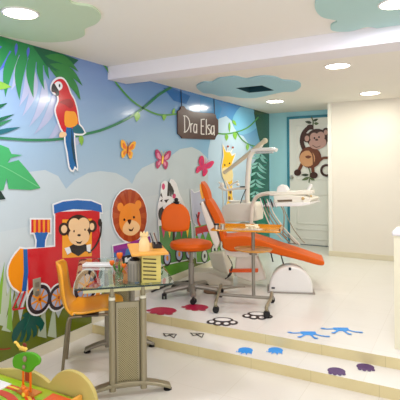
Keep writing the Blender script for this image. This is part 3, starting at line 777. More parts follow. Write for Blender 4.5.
# ================================================================== FLOOR PRINTS
def fdecal(name, label, z, group, base=.0012):
    d = Decal(lambda a, b_: on_z(a, b_, z), (0, 0, 1), base); return d, (name, label, 'floor decal', group)
CRIM = mat('print_crimson', (176, 14, 62), .35); PBLK = mat('print_black', (28, 24, 24), .35); PBLUE = mat('print_blue', (20, 146, 232), .35); PPUR = mat('print_purple', (76, 40, 104), .35)
def inv(d, wv):  # work in floor coordinates around a centre
    pass
def pad_print(cx_, cy_, z, s, ang, label, m, group, style):
    c = on_z(cx_, cy_, z); d, inf = fdecal('footprint_decal', label, z, group)
    ux = Vector((math.cos(ang), math.sin(ang), 0)); uy = Vector((-math.sin(ang), math.cos(ang), 0))
    def T(x, y): return c+ux*x*s+uy*y*s
    def E(x, y, rx, ry, m_, lay, rot=0): d.world([T(x+rx*math.cos(t)*math.cos(rot)-ry*math.sin(t)*math.sin(rot), y+rx*math.cos(t)*math.sin(rot)+ry*math.sin(t)*math.cos(rot)) for t in [2*PI*i/24 for i in range(24)]], m_, lay=lay)
    if style == 'solid':
        E(0, .02, .165, .12, m, 1)
        for x, y in ((-.15, -.03), (-.075, -.095), (.02, -.115), (.115, -.085)): E(x, y, .048, .035, m, 2)
    if style == 'outline':
        wt = mat('print_white', (236, 234, 228), .3)
        for x, y, rx, ry in ((0, .055, .115, .075), (-.125, -.035, .05, .06), (-.045, -.08, .05, .06), (.05, -.08, .05, .06), (.125, -.03, .05, .06)):
            E(x, y, rx+.010, ry+.014, m, 1); E(x, y, rx-.02, ry-.022, wt, 3)
    if style == 'paw':
        E(0, .01, .092, .085, m, 1)
        for x, y in ((-.068, -.055), (-.025, -.072), (.025, -.072), (.068, -.055)): E(x, y, .02, .03, m, 2)
        if m is PBLUE:
            for x, y in ((-.1, -.07), (-.035, -.12), (.03, -.12), (.085, -.09)): E(x, y, .006, .02, m, 3)
    if style == 'bird':
        q = [[(-.11, .03), (.07, .075)], [(.07, .075), (.1, -.07)], [(.1, -.07), (-.02, .02)], [(-.11, .03), (-.03, -.06)], [(-.03, -.06), (.05, .06)]]
        for i, (a, b_) in enumerate(q):
            a = Vector((a[0], a[1], 0)); b_ = Vector((b_[0], b_[1], 0)); n_ = (b_-a).normalized(); n_ = Vector((-n_.y, n_.x, 0))*.007
            d.world([T(*(a+n_).xy), T(*(b_+n_).xy), T(*(b_-n_).xy), T(*(a-n_).xy)], m, lay=1+i)
    if style == 'frog':
        d.world([T(x, y) for x, y in ((-.095, .08), (.10, .09), (.105, .0), (.055, -.045), (-.055, -.045), (-.10, .005))], m, lay=1)
        for a in (((-.07, .03), (-.2, .01), (-.24, .03)), ((-.04, -.02), (-.1, -.1), (-.13, -.13)), ((.02, -.03), (.05, -.13), (.07, -.16)), ((.07, .0), (.16, -.07), (.23, -.085))):
            p = [Vector((x, y, 0)) for x, y in a]; 
            for i, (q0, q1) in enumerate(zip(p, p[1:])):
                n_ = (q1-q0).normalized(); n_ = Vector((-n_.y, n_.x, 0))*.015
                d.world([T(*(q0+n_).xy), T(*(q1+n_).xy), T(*(q1-n_).xy), T(*(q0-n_).xy)], m, lay=2+i)
            E(a[-1][0], a[-1][1], .028, .018, m, 4)
    close(d, inf)
A0 = .12
pad_print(162.5, 311, P, .80, A0+.1, 'crimson paw print on the platform floor nearest the glass desk', CRIM, 'crimson paw prints', 'solid')
pad_print(196, 307.5, P, .72, A0+.1, 'crimson paw print on the platform under the orange stool', CRIM, 'crimson paw prints', 'solid')
pad_print(222.5, 321.5, P, .74, A0+.25, 'black outlined paw print left of the rolling cart casters', PBLK, 'black outlined paw prints', 'outline')
pad_print(257.5, 315.5, P, .74, A0+.25, 'black outlined paw print beside the cart caster, farther right', PBLK, 'black outlined paw prints', 'outline')
pad_print(308.5, 334, P, .62, A0+.3, 'blue frog footprint on the platform, left of its pair', PBLUE, 'blue frog footprints on the platform', 'frog')
pad_print(341.5, 330, P, .62, A0+.3, 'blue frog footprint on the platform, farther from the stool', PBLUE, 'blue frog footprints on the platform', 'frog')
pad_print(169.5, 335.5, RISE, .62, A0, 'dark bird track on the lower step nearest the desk', PPUR if False else PBLK, 'dark bird tracks on the lower step', 'bird')
pad_print(197, 335, RISE, .62, A0, 'dark bird track on the lower step below the stool', PBLK, 'dark bird tracks on the lower step', 'bird')
pad_print(245.5, 350.5, RISE, .62, A0+.15, 'blue paw print on the lower step, left one', PBLUE, 'blue paw prints on the lower step', 'paw')
pad_print(275.5, 350.5, RISE, .62, A0+.15, 'blue paw print on the lower step, right one', PBLUE, 'blue paw prints on the lower step', 'paw')
pad_print(336.5, 371.5, RISE, .66, A0+.2, 'small purple paw print on the lower step, left of the pair', PPUR, 'purple paw prints on the lower step', 'paw')
pad_print(365.5, 367.5, RISE, .66, A0+.2, 'small purple paw print on the lower step, nearest the partition', PPUR, 'purple paw prints on the lower step', 'paw')

# ================================================================== GLASS DESK
U = Vector((.741, .671, 0)); V = Vector((-.671, .741, 0)); UA = math.atan2(U.y, U.x)
desk = thing('glass_desk', 'glass-topped desk on two grey pedestals with perforated metal panels', 'desk', (-2.19, 2.66, 0), UA)
# local frame: x = U, y = V ; top corners A(-2.08,2.09) B(-1.61,2.52)
def loc_(x, y): w_ = Vector((x, y, 0))-Vector((-2.19, 2.66, 0)); return w_.dot(U), w_.dot(V)
ax, ay = loc_(-2.077, 2.089); bx_, by_ = loc_(-1.612, 2.523); y0 = min(ay, by_)-.0; x0, x1 = ax, bx_; y1 = y0+.98
def rrect(x0, x1, y0, y1, r, z, n=5):
    out = []
    for cx_, cy_, a in ((x1-r, y0+r, -PI/2), (x1-r, y1-r, 0), (x0+r, y1-r, PI/2), (x0+r, y0+r, PI)):
        for i in range(n+1): t = a+PI/2*i/n; out.append(Vector((cx_+r*math.cos(t), cy_+r*math.sin(t), z)))
    return out
bm = nb(); prism(bm, rrect(x0, x1, y0, y1, .05, .742), (0, 0, .01)); finish('glass_top', bm, GLASS, desk)
bm = nb(); q = rrect(x0, x1, y0, y1, .05, .7415); qi = rrect(x0+.0035, x1-.0035, y0+.0035, y1-.0035, .047, .7415)
qo = rrect(x0-.0015, x1+.0015, y0-.0015, y1+.0015, .051, .7415)
a = [bm.verts.new(p) for p in q]; a2 = [bm.verts.new(p+Vector((0, 0, .011))) for p in q]; b1 = [bm.verts.new(p) for p in qo]; b2 = [bm.verts.new(p+Vector((0, 0, .011))) for p in qo]
for i in range(len(q)):
    j = (i+1) % len(q)
    for f in ((a[i], a[j], b1[j], b1[i]), (a2[i], b2[i], b2[j], a2[j]), (b1[i], b1[j], b2[j], b2[i]), (a[i], a2[i], a2[j], a[j])): bm.faces.new(f)
finish('glass_edge', bm, GEDGE, desk, smooth=True)

PERF = bpy.data.materials.new('perforated_metal'); PERF.use_nodes = True; nt = PERF.node_tree; b = nt.nodes['Principled BSDF']
b.inputs['Metallic'].default_value = .5; b.inputs['Roughness'].default_value = .4
tc = nt.nodes.new('ShaderNodeTexCoord'); mp = nt.nodes.new('ShaderNodeMapping'); mp.inputs['Scale'].default_value = (95, 95, 95); mp.inputs['Rotation'].default_value = (0, PI/4, 0)
vo = nt.nodes.new('ShaderNodeTexVoronoi'); vo.inputs['Randomness'].default_value = 0; vo.inputs['Scale'].default_value = 1
cmb = nt.nodes.new('ShaderNodeVectorMath'); cmb.operation = 'MULTIPLY'; cmb.inputs[1].default_value = (1, 0, 1)
nt.links.new(tc.outputs['Object'], cmb.inputs[0]); nt.links.new(cmb.outputs[0], mp.inputs['Vector']); nt.links.new(mp.outputs['Vector'], vo.inputs['Vector'])
cr_ = nt.nodes.new('ShaderNodeValToRGB'); cr_.color_ramp.elements[0].position = .3; cr_.color_ramp.elements[0].color = (*s2l((92, 84, 58)), 1); cr_.color_ramp.elements[1].position = .38; cr_.color_ramp.elements[1].color = (*s2l((166, 156, 118)), 1)
nt.links.new(vo.outputs['Distance'], cr_.inputs['Fac']); nt.links.new(cr_.outputs['Color'], b.inputs['Base Color'])

def pedestal(cx_, cy_, far=False):
    """two columns with perforated panel between, arched foot, pads"""
    mm = GREYM if far else SATIN
    hw = .102; cx_ += .026
    cols = {}
    for s in (-1, 1):
        bm = nb()
        X = cx_+s*hw
        prism(bm, rrect(X-.022, X+.022, cy_-.035, cy_+.035, .018, .035, 4), (0, 0, .60))
        prism(bm, rrect(X-.017, X+.017, cy_-.024, cy_+.024, .015, .655, 4), (0, 0, .062))
        cols[s] = finish('column', bm, mm, desk, bevel=.002)
    for s in (-1, 1):
        bm = nb(); prism(bm, rrect(cx_+s*hw-.021, cx_+s*hw+.021, cy_-.033, cy_+.033, .017, .636, 4), (0, 0, .018))
        finish('column_cap', bm, mat('cap_cream', (236, 230, 206), .4), cols[s])
    bm = nb(); box(bm, cx_-hw+.023, cx_+hw-.023, cy_-.012, cy_+.012, .045, .615)
    fr = finish('modesty_panel', bm, SATIN, desk, bevel=.004)
    bm = nb(); box(bm, cx_-.062, cx_+.062, cy_-.0145, cy_+.0145, .085, .575); finish('perforated_sheet', bm, PERF, fr)
    # foot : arched bar
    bm = nb(); L = .285
    top, bot = [], []
    for i in range(17):
        t = -1+2*i/16; z = .012+.055*(1-t*t)
        top.append(Vector((cx_+t*L, cy_-.035, z+.022+.006*(1-abs(t))))); bot.append(Vector((cx_+t*L, cy_-.035, z)))
    prism(bm, bot+top[::-1], (0, .07, 0)); finish('foot', bm, mm, desk, bevel=.006)
    for s in (-1, 1):
        bm = nb(); lathe(bm, [(0, 0), (.028, 0), (.028, .008), (.016, .014), (.012, .024), (0, .024)], (cx_+s*(L-.02), cy_, 0), 16)
        finish('levelling_pad', bm, BLACKR, desk, smooth=True)
n0 = loc_(-1.94, 2.40); n1 = loc_(-2.47, 2.965)
pedestal(n0[0], n0[1]); pedestal(n1[0], n1[1], True)
for s in (-1, 1):
  bm = nb(); box(bm, n0[0]+.026+s*.102-.015, n0[0]+.026+s*.102+.015, n0[1]-.02, n1[1]+.06, .708, .733)
  finish('side_rail', bm, WOODL, desk, bevel=.002)
for yy in (n0[1], n1[1]):
  bm = nb(); box(bm, n0[0]-.26, n0[0]+.24, yy-.02, yy+.02, .69, .716)
  finish('cross_rail', bm, mat('rail_cream', (220, 212, 160), .45), desk, bevel=.002)
for xx in (-.2, .2):
    for yy in (n0[1], n1[1]): bm = nb(); lathe(bm, [(0, 0), (.018, 0), (.018, .024), (0, .024)], (n0[0]+xx*.9, yy, .7165), 12); finish('glass_standoff', bm, STEEL, desk, smooth=True)

# things on the desk (glass top surface z = .752)
GT = .7525
def dl(x, y): return (Vector((-2.19, 2.66, 0))+U*x+V*y)
og = Vector((-1.755, 2.475, GT))
org = thing('desk_organizer', 'pale wooden slotted stand with a wide honey wooden top on the glass desk', 'organizer', og+V*.14-U*.01, UA)
bm = nb(); box(bm, -.062, .062, -.165, .12, 0, .182); finish('body', bm, WOODL, org, bevel=.003)
bm = nb()
for k in range(6): cyl(bm, (-.055, -.169, .03+k*.026), (.03, -.169, .022+k*.026), .0035, 8)
finish('slot_bar', bm, BLACKP, org, smooth=True)
bm = nb(); box(bm, -.13, .11, -.195, .235, .182, .198); finish('top_board', bm, WOODO, org, bevel=.003)
TOPZ = GT+.1985
p = og+V*.14; 
bt = thing('wooden_figurine', 'cream wooden bottle-shaped figurine standing on the honey wooden top', 'figurine', Vector((p.x, p.y, 0))+V*-.10+U*-.05+Vector((0, 0, TOPZ)), UA)
bm = nb(); lathe(bm, [(0, 0), (.036, 0), (.037, .03), (.034, .06), (.024, .085), (.022, .095), (.028, .10), (.029, .118), (0, .118)], seg=20, sy=.8); finish('body', bm, WOODC, bt, smooth=True)
bm = nb()
for xx in (-.02, 0, .02): box(bm, xx-.006, xx+.006, -.008, .008, .1178, .128)
finish('crown', bm, WOODC, bt, bevel=.002)
bx = thing('pen_tray', 'small black box of pens behind the cream figurine', 'pen tray', Vector((p.x, p.y, 0))+V*.02+U*.05+Vector((0, 0, TOPZ)), UA)
bm = nb(); 
for a in ((-.03, .03, -.05, .05, 0, .006), (-.03, -.026, -.05, .05, .006, .03), (.026, .03, -.05, .05, .006, .03), (-.026, .026, -.05, -.046, .006, .03), (-.026, .026, .046, .05, .006, .03)): box(bm, *a)
finish('tray', bm, BLACKP, bx)
for i, (x, y, lx) in enumerate(((-.015, 0, -.03), (.0, .01, -.02), (.012, -.01, -.03))):
    bm = nb(); cyl(bm, (x, y, .008), (x+lx, y+.02, .10), .004, 8); finish('pen', bm, mat('pen_%d' % i, ((60, 60, 70), (200, 190, 170), (90, 60, 50))[i], .4), bx, smooth=True)
def tulip(loc):
    t = thing('flower_vase', 'small glass vase of orange flowers on the glass desk', 'flower vase', loc)
    bm = nb(); lathe(bm, [(0, 0), (.026, 0), (.03, .03), (.022, .06), (.028, .075), (.025, .075), (.019, .06), (.026, .03), (.022, .006), (0, .006)], seg=20); finish('vase', bm, glass_mat('vase_glass', (225, 240, 220)), t, smooth=True)
    for i, (x, y, z, r) in enumerate(((.0, .01, .155, .022), (-.05, -.01, .105, .018), (.035, .01, .09, .016))):
        bm = nb(); tube(bm, smooth_path([(0, 0, .012), (x*.3, y*.3, z*.5), (x, y, z)], 5), .003, 6); finish('stem', bm, mat('stem_green', (90, 130, 50), .5), t, smooth=True)
        bm = nb()
        for k in range(6):
            a = k*PI/3; M_ = Matrix.Rotation(a, 4, 'Z') @ Matrix.Rotation(.35, 4, 'Y')
            ball(bm, Vector((x+r*.4*math.cos(a), y+r*.4*math.sin(a), z+.006)), r*.5, r*.62, r*1.05, 10, M=M_)
        finish('blossom', bm, mat('blossom_orange', (240, 112, 20), .5, var=.1, scale=40), t, smooth=True)
    bm = nb()
    for k in range(6):
        a = k*1.1; v0 = Vector((math.cos(a)*.012, math.sin(a)*.012, .05)); v1 = Vector((math.cos(a)*.04, math.sin(a)*.04, .12)); n_ = Vector((-math.sin(a), math.cos(a), 0))*.008
        mid = (v0+v1)/2+Vector((math.cos(a)*.012, math.sin(a)*.012, 0)); vs = [bm.verts.new(c_) for c_ in (v0, mid+n_, v1, mid-n_)]; bm.faces.new((vs[0], vs[1], vs[2])); bm.faces.new((vs[0], vs[2], vs[3]))
    o = finish('leaf', bm, mat('flower_leaf', (84, 140, 48), .5), t); sm_ = o.modifiers.new('s', 'SOLIDIFY'); sm_.thickness = .001
q = on_z(121.5, 281, GT); tulip(q+V*.03-U*.015)
q = on_z(135.5, 282, GT)+V*.045
ph = thing('pen_holder', 'ribbed grey cylindrical holder with black lid on the glass desk', 'holder', q, UA)
bm = nb(); lathe(bm, [(0, 0), (.046, 0), (.046, .12), (.04, .135), (0, .135)], seg=28); finish('cup', bm, mat('holder_grey', (146, 140, 124), .5), ph, smooth=True)
bm = nb(); 
for k in range(14):
    a = 2*PI*k/14; cyl(bm, (.046*math.cos(a), .046*math.sin(a), .006), (.046*math.cos(a), .046*math.sin(a), .118), .003, 6)
finish('rib', bm, mat('rib_grey', (118, 112, 100), .5), ph, smooth=True)
bm = nb(); lathe(bm, [(0, .135), (.034, .135), (.036, .142), (.02, .154), (0, .156)], seg=24); finish('lid', bm, BLACKP, ph, smooth=True)
q = on_z(130.5, 276, GT)
cd = thing('desk_card', 'black-framed card with a white shape propped up on the desk', 'card holder', q+V*.06+U*.005, UA-.3)
bm = nb(); box(bm, -.036, .036, -.004, .004, .075, .135, M=Matrix.Rotation(-.22, 4, 'Y')); finish('card', bm, BLACKP, cd, bevel=.002)
bm = nb(); cyl(bm, (.02, 0, .0), (.02, 0, .085), .003, 8); box(bm, -.005, .045, -.02, .02, 0, .004); finish('stand', bm, BLACKP, cd)
bm = nb(); prism(bm, [Vector(v_) for v_ in ((-.02, -.0052, .088), (-.014, -.0052, .12), (.004, -.0052, .124), (.0, -.0052, .112), (.03, -.0052, .118), (.03, -.0052, .104), (.006, -.0052, .098), (.004, -.0052, .088))], (0, .001, 0))
bmesh.ops.rotate(bm, verts=bm.verts, cent=(0, 0, 0), matrix=Matrix.Rotation(-.22, 3, 'Y'))
finish('white_shape', bm, mat('card_white', (238, 238, 232), .5), cd)
q = (on_z(84, 266, GT)+on_z(113, 266, GT))/2
kb = thing('keyboard', 'slim white keyboard lying across the far end of the glass desk', 'keyboard', q, math.atan2(.1, .2))
bm = nb(); box(bm, -.115, .115, -.04, .04, 0, .02); finish('case', bm, WHP, kb, bevel=.003)
bm = nb()
for r in range(4):
    for c_ in range(12): box(bm, -.106+c_*.018, -.106+c_*.018+.014, -.032+r*.017, -.032+r*.017+.013, .0195, .024)
finish('key', bm, mat('key_white', (226, 224, 216), .5), kb)

# ================================================================== SHELL CHAIR
ch = thing('shell_chair', 'amber orange one-piece shell chair on chrome legs beside the train', 'chair', (-2.435, 2.625, 0), UA-.04)
prof = [(.235, .425), (.20, .448), (.12, .455), (.0, .446), (-.10, .440), (-.165, .452), (-.205, .50), (-.225, .58), (-.236, .67), (-.246, .75), (-.256, .805)]
pp = smooth_path([(x, 0, z) for x, z in prof], 4)
bm = nb(); rows = []
for i, p in enumerate(pp):
    t = i/(len(pp)-1)
    hw = .205 if t < .55 else .205-.05*((t-.55)/.45)
    if t > .9: hw *= math.sqrt(max(0.05, 1-((t-.9)/.1)**2*.6))
    if t < .06: hw *= .88+.12*t/.06
    row = []
    for k in range(-6, 7):
        u = k/6; y = u*hw
        dz_ = .02*u*u if t < .5 else 0; dx_ = .045*u*u if t >= .4 else .045*u*u*max(0, (t-.25)/.15)
        row.append(bm.verts.new((p.x+dx_, y, p.z+dz_)))
    rows.append(row)
for a, b_ in zip(rows, rows[1:]):
    for k in range(12): bm.faces.new((a[k], a[k+1], b_[k+1], b_[k]))
o = finish('shell', bm, ORCH, ch, smooth=True); s_ = o.modifiers.new('solid', 'SOLIDIFY'); s_.thickness = .014; s_.offset = -1
for sx_ in (-1, 1):
    for sy_ in (-1, 1):
        bm = nb()
        tube(bm, smooth_path([(sx_*.03, sy_*.12, .422), (sx_*.13, sy_*.125, .42), (sx_*.155, sy_*.13, .40), (sx_*.17, sy_*.14, .30), (sx_*.20, sy_*.165, 0.005)], 5), .011, 10)
        finish('leg', bm, mat('chair_leg_metal', (140, 130, 108), .35, .7), ch, smooth=True)
bm = nb(); box(bm, -.06, .06, -.135, .135, .416, .430); finish('under_frame', bm, DARKM, ch, bevel=.002)

# ================================================================== ORANGE STOOL
st = thing('dental_stool', 'orange upholstered swivel stool with round backrest on grey five-star base', 'stool', (-2.44, 4.14, P), .0)
ST_A = .35
bm = nb()
lathe(bm, [(0, .492), (.18, .492), (.215, .505), (.228, .535), (.215, .565), (.17, .578), (0, .58)], seg=36, sy=.95); finish('seat', bm, ORU, st, smooth=True)
bm = nb(); lathe(bm, [(0, .47), (.06, .47), (.14, .482), (.15, .4915), (0, .4915)], seg=24); finish('seat_plate', bm, DARKM, st, smooth=True)
bm = nb(); lathe(bm, [(0, .10), (.03, .10), (.03, .34), (.02, .34), (.018, .47), (0, .47)], seg=16); finish('gas_column', bm, GREYM, st, smooth=True)
bm = nb(); lathe(bm, [(0, .05), (.05, .05), (.055, .09), (.035, .13), (0, .13)], seg=20); finish('hub', bm, GREYM, st, smooth=True)
def caster(parent, x, y, ztop, ang=0, r=.028):
    bm = nb()
    c_, s_ = math.cos(ang), math.sin(ang)
    for s in (-1, 1):
        p0 = Vector((x-s_*s*.008, y+c_*s*.008, r+.001)); p1 = Vector((x-s_*s*.024, y+c_*s*.024, r+.001)); cyl(bm, p0, p1, r, 18)
    o = finish('caster', bm, BLACKR, parent, smooth=True)
    bm = nb(); cyl(bm, (x, y, r+.004), (x, y, ztop), .008, 10); box(bm, x-.018, x+.018, y-.007, y+.007, r, r*2+.006); finish('caster_fork', bm, DARKM, o, bevel=.002)
for k in range(5):
    a = math.radians(-72+72*k)-YAW*0+.28
    ex, ey = .30*math.cos(a), .30*math.sin(a)
    bm = nb()
    tube(bm, smooth_path([(.03*math.cos(a), .03*math.sin(a), .105), (.15*math.cos(a), .15*math.sin(a), .095), (ex, ey, .075)], 4), [.036]*4+[.031]*4+[.022], 10, flat=.8)
    finish('base_arm', bm, GREYM, st, smooth=True)
    caster(st, ex, ey, .075, a+1.2)
bm = nb()
# backrest : rounded pad, facing +x towards seat, slightly turned
BA = YAW+.55
n_pts = []
R_ = Matrix.Rotation(YAW-.12, 4, 'Z')
for s, yy in ((0, 0),):
    pass
prof = [(-.135, .0), (-.15, .06), (-.155, .13), (-.14, .20), (-.105, .26), (-.05, .298), (0, .305), (.05, .298), (.105, .26), (.14, .20), (.155, .13), (.15, .06), (.135, 0), (.08, -.02), (0, -.026), (-.08, -.02)]
lp = smooth_loop([(x, 0, z) for x, z in prof], 3)
rows = []
for off, sc_ in ((-.032, .80), (-.028, .93), (-.014, 1.0), (.008, 1.0), (.024, .93), (.030, .80)):
    rows.append([bm.verts.new(Vector((p.x*sc_, off+.16*p.x*p.x, (p.z-.14)*sc_+.14))) for p in lp])
for a, b_ in zip(rows, rows[1:]):
    for k in range(len(lp)): bm.faces.new((a[k], a[(k+1) % len(lp)], b_[(k+1) % len(lp)], b_[k]))
bm.faces.new(rows[0]); bm.faces.new(rows[-1])
bk = finish('backrest', bm, ORU, st, smooth=True)
bk.scale = (.98, 1, .90); bk.location = (-.125, -.10, .70); bk.rotation_euler = (math.radians(-6), 0, YAW+.0)
bm = nb(); tube(bm, smooth_path([(0, .0, .49), (-.10, -.0, .47), (-.20, -.0, .50), (-.215, -.0, .62), (-.14, -.07, .80)], 5), .012, 8); finish('back_bracket', bm, DARKM, st, smooth=True)
bm = nb(); box(bm, -.03, .03, -.012, .012, 0, .03); ball(bm, Vector((0, 0, .045)), .022); finish('height_knob', bm, BLACKP, st, smooth=True, loc=(-.125, -.085, .965))

# ================================================================== WOODEN SIDE: ROLLING CART
ct = thing('instrument_cart', 'rolling instrument cart with amber trays on a grey pole and casters', 'cart', (-1.76, 4.05, P), 0)
def cl(x, y, z): return Vector((x+1.76, y-4.05, z-P))
zb = .25
bm = nb(); p0, p1 = cl(-2.07, 4.02, zb), cl(-1.53, 4.14, zb); tube(bm, [p0, p1], .016, 8); finish('cross_bar', bm, GREYM, ct, smooth=True)
CW = {}
for nm, fr_, bk_, pm in (('l', (-1.955, 3.76), (-2.19, 4.33), (-2.07, 4.04)), ('r', (-1.49, 3.85), (-1.61, 4.30), (-1.54, 4.07))):
    bm = nb(); tube(bm, smooth_path([cl(*fr_, P+.06), cl(*fr_, P+.10), cl(*pm, zb), cl(*bk_, P+.10), cl(*bk_, P+.06)], 5), .016, 10); finish('base_rail', bm, SATIN, ct, smooth=True)
    for q in (fr_, bk_):
        v = cl(*q, 0); caster(ct, v.x, v.y, .07, .4, .03)
px_, py_ = cl(-1.72, 4.10, 0).xy
bm = nb(); cyl(bm, (px_, py_, zb-P-.01), (px_, py_, .735), .017, 16); finish('pole', bm, GREYM, ct, smooth=True)
bm = nb()
c0 = [(-2.07, 3.87), (-1.42, 4.02), (-1.50, 4.34), (-2.16, 4.19)]
tp = rrect(0, 1, 0, 1, .08, 0, 4)
def bil(p): 
    a, b_, c_, d_ = [Vector(v_) for v_ in c0]; return (a*(1-p.x)*(1-p.y)+b_*p.x*(1-p.y)+c_*p.x*p.y+d_*(1-p.x)*p.y)
pts = [cl(*bil(p), .893) for p in tp]
prism(bm, pts, (0, 0, .014)); tray = finish('top_tray', bm, AMBER, ct, bevel=.003)
bm = nb()
for i in range(len(pts)):
    a = pts[i]; b_ = pts[(i+1) % len(pts)]; c_ = sum(pts, Vector())/len(pts)
    if (a.y+b_.y)/2 < c_.y+.03: continue
    ai = a+(c_-a)*.03; bi = b_+(c_-b_)*.03
    vs = [bm.verts.new(q_+Vector((0, 0, h_))) for h_ in (.014, .038) for q_ in (a, b_, bi, ai)]
    for f in ((0, 1, 5, 4), (2, 3, 7, 6), (4, 5, 6, 7), (0, 3, 2, 1)): bm.faces.new([vs[k] for k in f])
finish('tray_rim', bm, AMBER, tray)
bm = nb(); lathe(bm, [(0, .535), (.14, .535), (.18, .545), (.19, .56), (.183, .56), (.17, .55), (.14, .543), (0, .543)], (px_, py_, 0), 32, sy=.8); finish('lower_tray', bm, mat('amber_pale', (244, 178, 84), .25, trans=.3), ct, smooth=True)
bm = nb(); lathe(bm, [(0, .50), (.04, .50), (.04, .534), (0, .534)], (px_, py_, 0), 16); finish('tray_collar', bm, GREYM, ct, smooth=True)
# items on cart
zt = .907
def jar(name, label, x, y, r, h, m_, mtop, cat='jar', group=None):
    t = thing(name, label, cat, (x, y, zt+.001), 0, group)
    bm = nb(); lathe(bm, [(0, 0), (r, 0), (r, h), (0, h)], seg=20); finish('body', bm, m_, t, smooth=True)
    bm = nb(); lathe(bm, [(0, h), (r*1.05, h), (r*1.05, h+.012), (0, h+.012)], seg=20); finish('lid', bm, mtop, t, smooth=True)
jar('steel_jar', 'small steel jar at the left end of the amber tray', -2.045, 3.96, .026, .035, STEEL, BLACKP, group='jars on the amber tray')
jar('steel_jar', 'second steel jar on the amber tray, right of the first', -1.985, 3.975, .024, .033, STEEL, STEEL, group='jars on the amber tray')
t = thing('cotton_tray', 'white cotton rolls heaped near the pole on the amber tray', 'dental supplies', (-1.70, 4.06, zt+.001))
bm = nb()
for k in range(14):
    a = random.random()*PI; x, y = random.uniform(-.06, .06), random.uniform(-.03, .03); z = .012+.012*(k % 3)
    cyl(bm, (x-math.cos(a)*.02, y-math.sin(a)*.02, z), (x+math.cos(a)*.02, y+math.sin(a)*.02, z), .010, 10)
finish('cotton_roll', bm, mat('cotton', (240, 230, 196), .8), t, smooth=True)['kind'] = 'stuff'
bm = nb(); box(bm, -.08, .08, -.045, .045, 0, .004); finish('dish', bm, WHP, t, bevel=.002)

# ================================================================== DENTAL CHAIR
dc = thing('dental_chair', 'orange reclining dental chair with cream shell and white domed base', 'dental chair', (-1.6, 4.9, P), 0)
DA = Vector((.95, .312, 0)); DW = Vector((-.312, .95, 0)); DQ = Vector((-1.5, 4.80, 0))
def dcl(px, py, off):
    """pixel onto the upright plane parallel to the chair's length, off metres behind its near side"""
    r_ = ray(px, py); q_ = DQ+DW*off-Vector((0, 0, 0)); t = q_.dot(DW)/r_.dot(DW); v = r_*t
    return Vector((v.x+1.6, v.y-4.9, v.z+ZC-P))
def slab(name, top, bot, Y0, Y1, m_, parent=dc, bevel=.03, taper=None, sm=3):
    """side silhouette (pixels at plane Y0), extruded to Y1, rounded"""
    t_ = [dcl(x, y, Y0) for x, y in top]; b_ = [dcl(x, y, Y0) for x, y in bot]
    lp_ = smooth_path(t_, sm)+smooth_path(b_, sm)[::-1]
    bm = nb(); prism(bm, lp_, DW*(Y1-Y0))
    return finish(name, bm, m_, parent, bevel=bevel, seg=4)
YN = 0.0; YF = .44
# seat + leg rest
slab('seat_cushion', [(221, 238), (232, 237), (246, 236.5), (262, 240.5), (282, 247.5), (302, 254), (316, 259), (325, 262)], [(223, 249), (232, 252), (246, 251), (262, 251.5), (282, 256), (302, 261), (316, 265), (324, 266)], YN, .38, ORU, bevel=.018)
slab('back_cushion', [(206, 199.5), (209.5, 200), (214, 207), (218.5, 215.5), (222, 225), (224, 238)], [(205, 203), (208, 209), (211.5, 216), (215, 223), (218.5, 231), (221, 242)], YN, .25, ORU, bevel=.015)
slab('back_shell', [(202.5, 201), (205.5, 206), (208.5, 213), (212, 221), (216, 230), (220, 242)], [(200.5, 203), (202, 211), (205, 220), (208, 230), (212, 241), (216, 250)], YN+.01, .25, CRP, bevel=.012)
slab('headrest', [(201.0, 181.5), (204, 185), (207.5, 192), (209, 200)], [(201, 184), (202.5, 191), (204, 197), (205.5, 202)], YN+.04, .26, ORU, bevel=.010)
slab('headrest_pad', [(200.6, 184), (202.0, 191), (204, 198)], [(199.6, 184), (200.0, 192), (202, 199.5)], YN+.04, .25, mat('amber_vinyl', (246, 176, 60), .35), bevel=.004)
slab('seat_pan', [(224, 249), (240, 251), (258, 250)], [(226, 255), (240, 258), (258, 256)], YN+.06, YF-.05, CRP, bevel=.008)
slab('lift_column', [(236, 254), (246, 255), (256, 254)], [(234, 276), (252, 282), (266, 280)], YN+.12, YF-.14, CRP, bevel=.02, sm=1)
slab('foot_bar', [(229, 269.5), (258, 269)], [(229, 272.5), (258, 272.5)], YN+.02, YN+.06, mat('orange_bar', (226, 88, 24), .4), bevel=.004, sm=1)
bm = nb(); cc = on_z(287, 293, P)
R0 = .235
outer = []
pts = []
for i in range(25):
    t = PI*i/24; pts.append(Vector((R0*math.cos(t), 0, .022+.268*math.sin(t)**.85)))
pts = [Vector((R0, 0, .004))]+pts+[Vector((-R0, 0, .004))]
# loft a dome: scale profile through depth
rows = []
for k in range(9):
    y = -.12+k*.30/8; s = math.sqrt(max(0, 1-((k-4)/5.2)**2*.75)) if k else .86
    s = .96 if k == 0 else 1-.012*k
    rows.append([bm.verts.new((p.x*s, y, p.z*s if p.z > .02 else p.z)) for p in pts])
for a, b_ in zip(rows, rows[1:]):
    for k in range(len(pts)): bm.faces.new((a[k], a[(k+1) % len(pts)], b_[(k+1) % len(pts)], b_[k]))
bm.faces.new(rows[0]); bm.faces.new(rows[-1])
DM = finish('base_dome', bm, WHP, dc, bevel=.02, seg=3)
DM.location = (cc.x+1.6, cc.y-4.9+.12, 0); DM.rotation_euler = (0, 0, .36)
bm = nb(); box(bm, -.25, .25, -.135, .19, 0, .012); o = finish('base_plate', bm, mat('base_grey', (156, 150, 140), .45), dc, bevel=.005); o.location = (cc.x+1.6, cc.y-4.9+.12, 0); o.rotation_euler = (0, 0, .36)
bm = nb(); box(bm, -.012, .014, -.126, -.12, .245, .275, M=Matrix.Rotation(.0, 4, 'Y')); o = finish('base_latch', bm, BLACKP, dc); o.location = (cc.x+1.6-.01, cc.y-4.9+.115, .0); o.rotation_euler = (0, 0, .36)
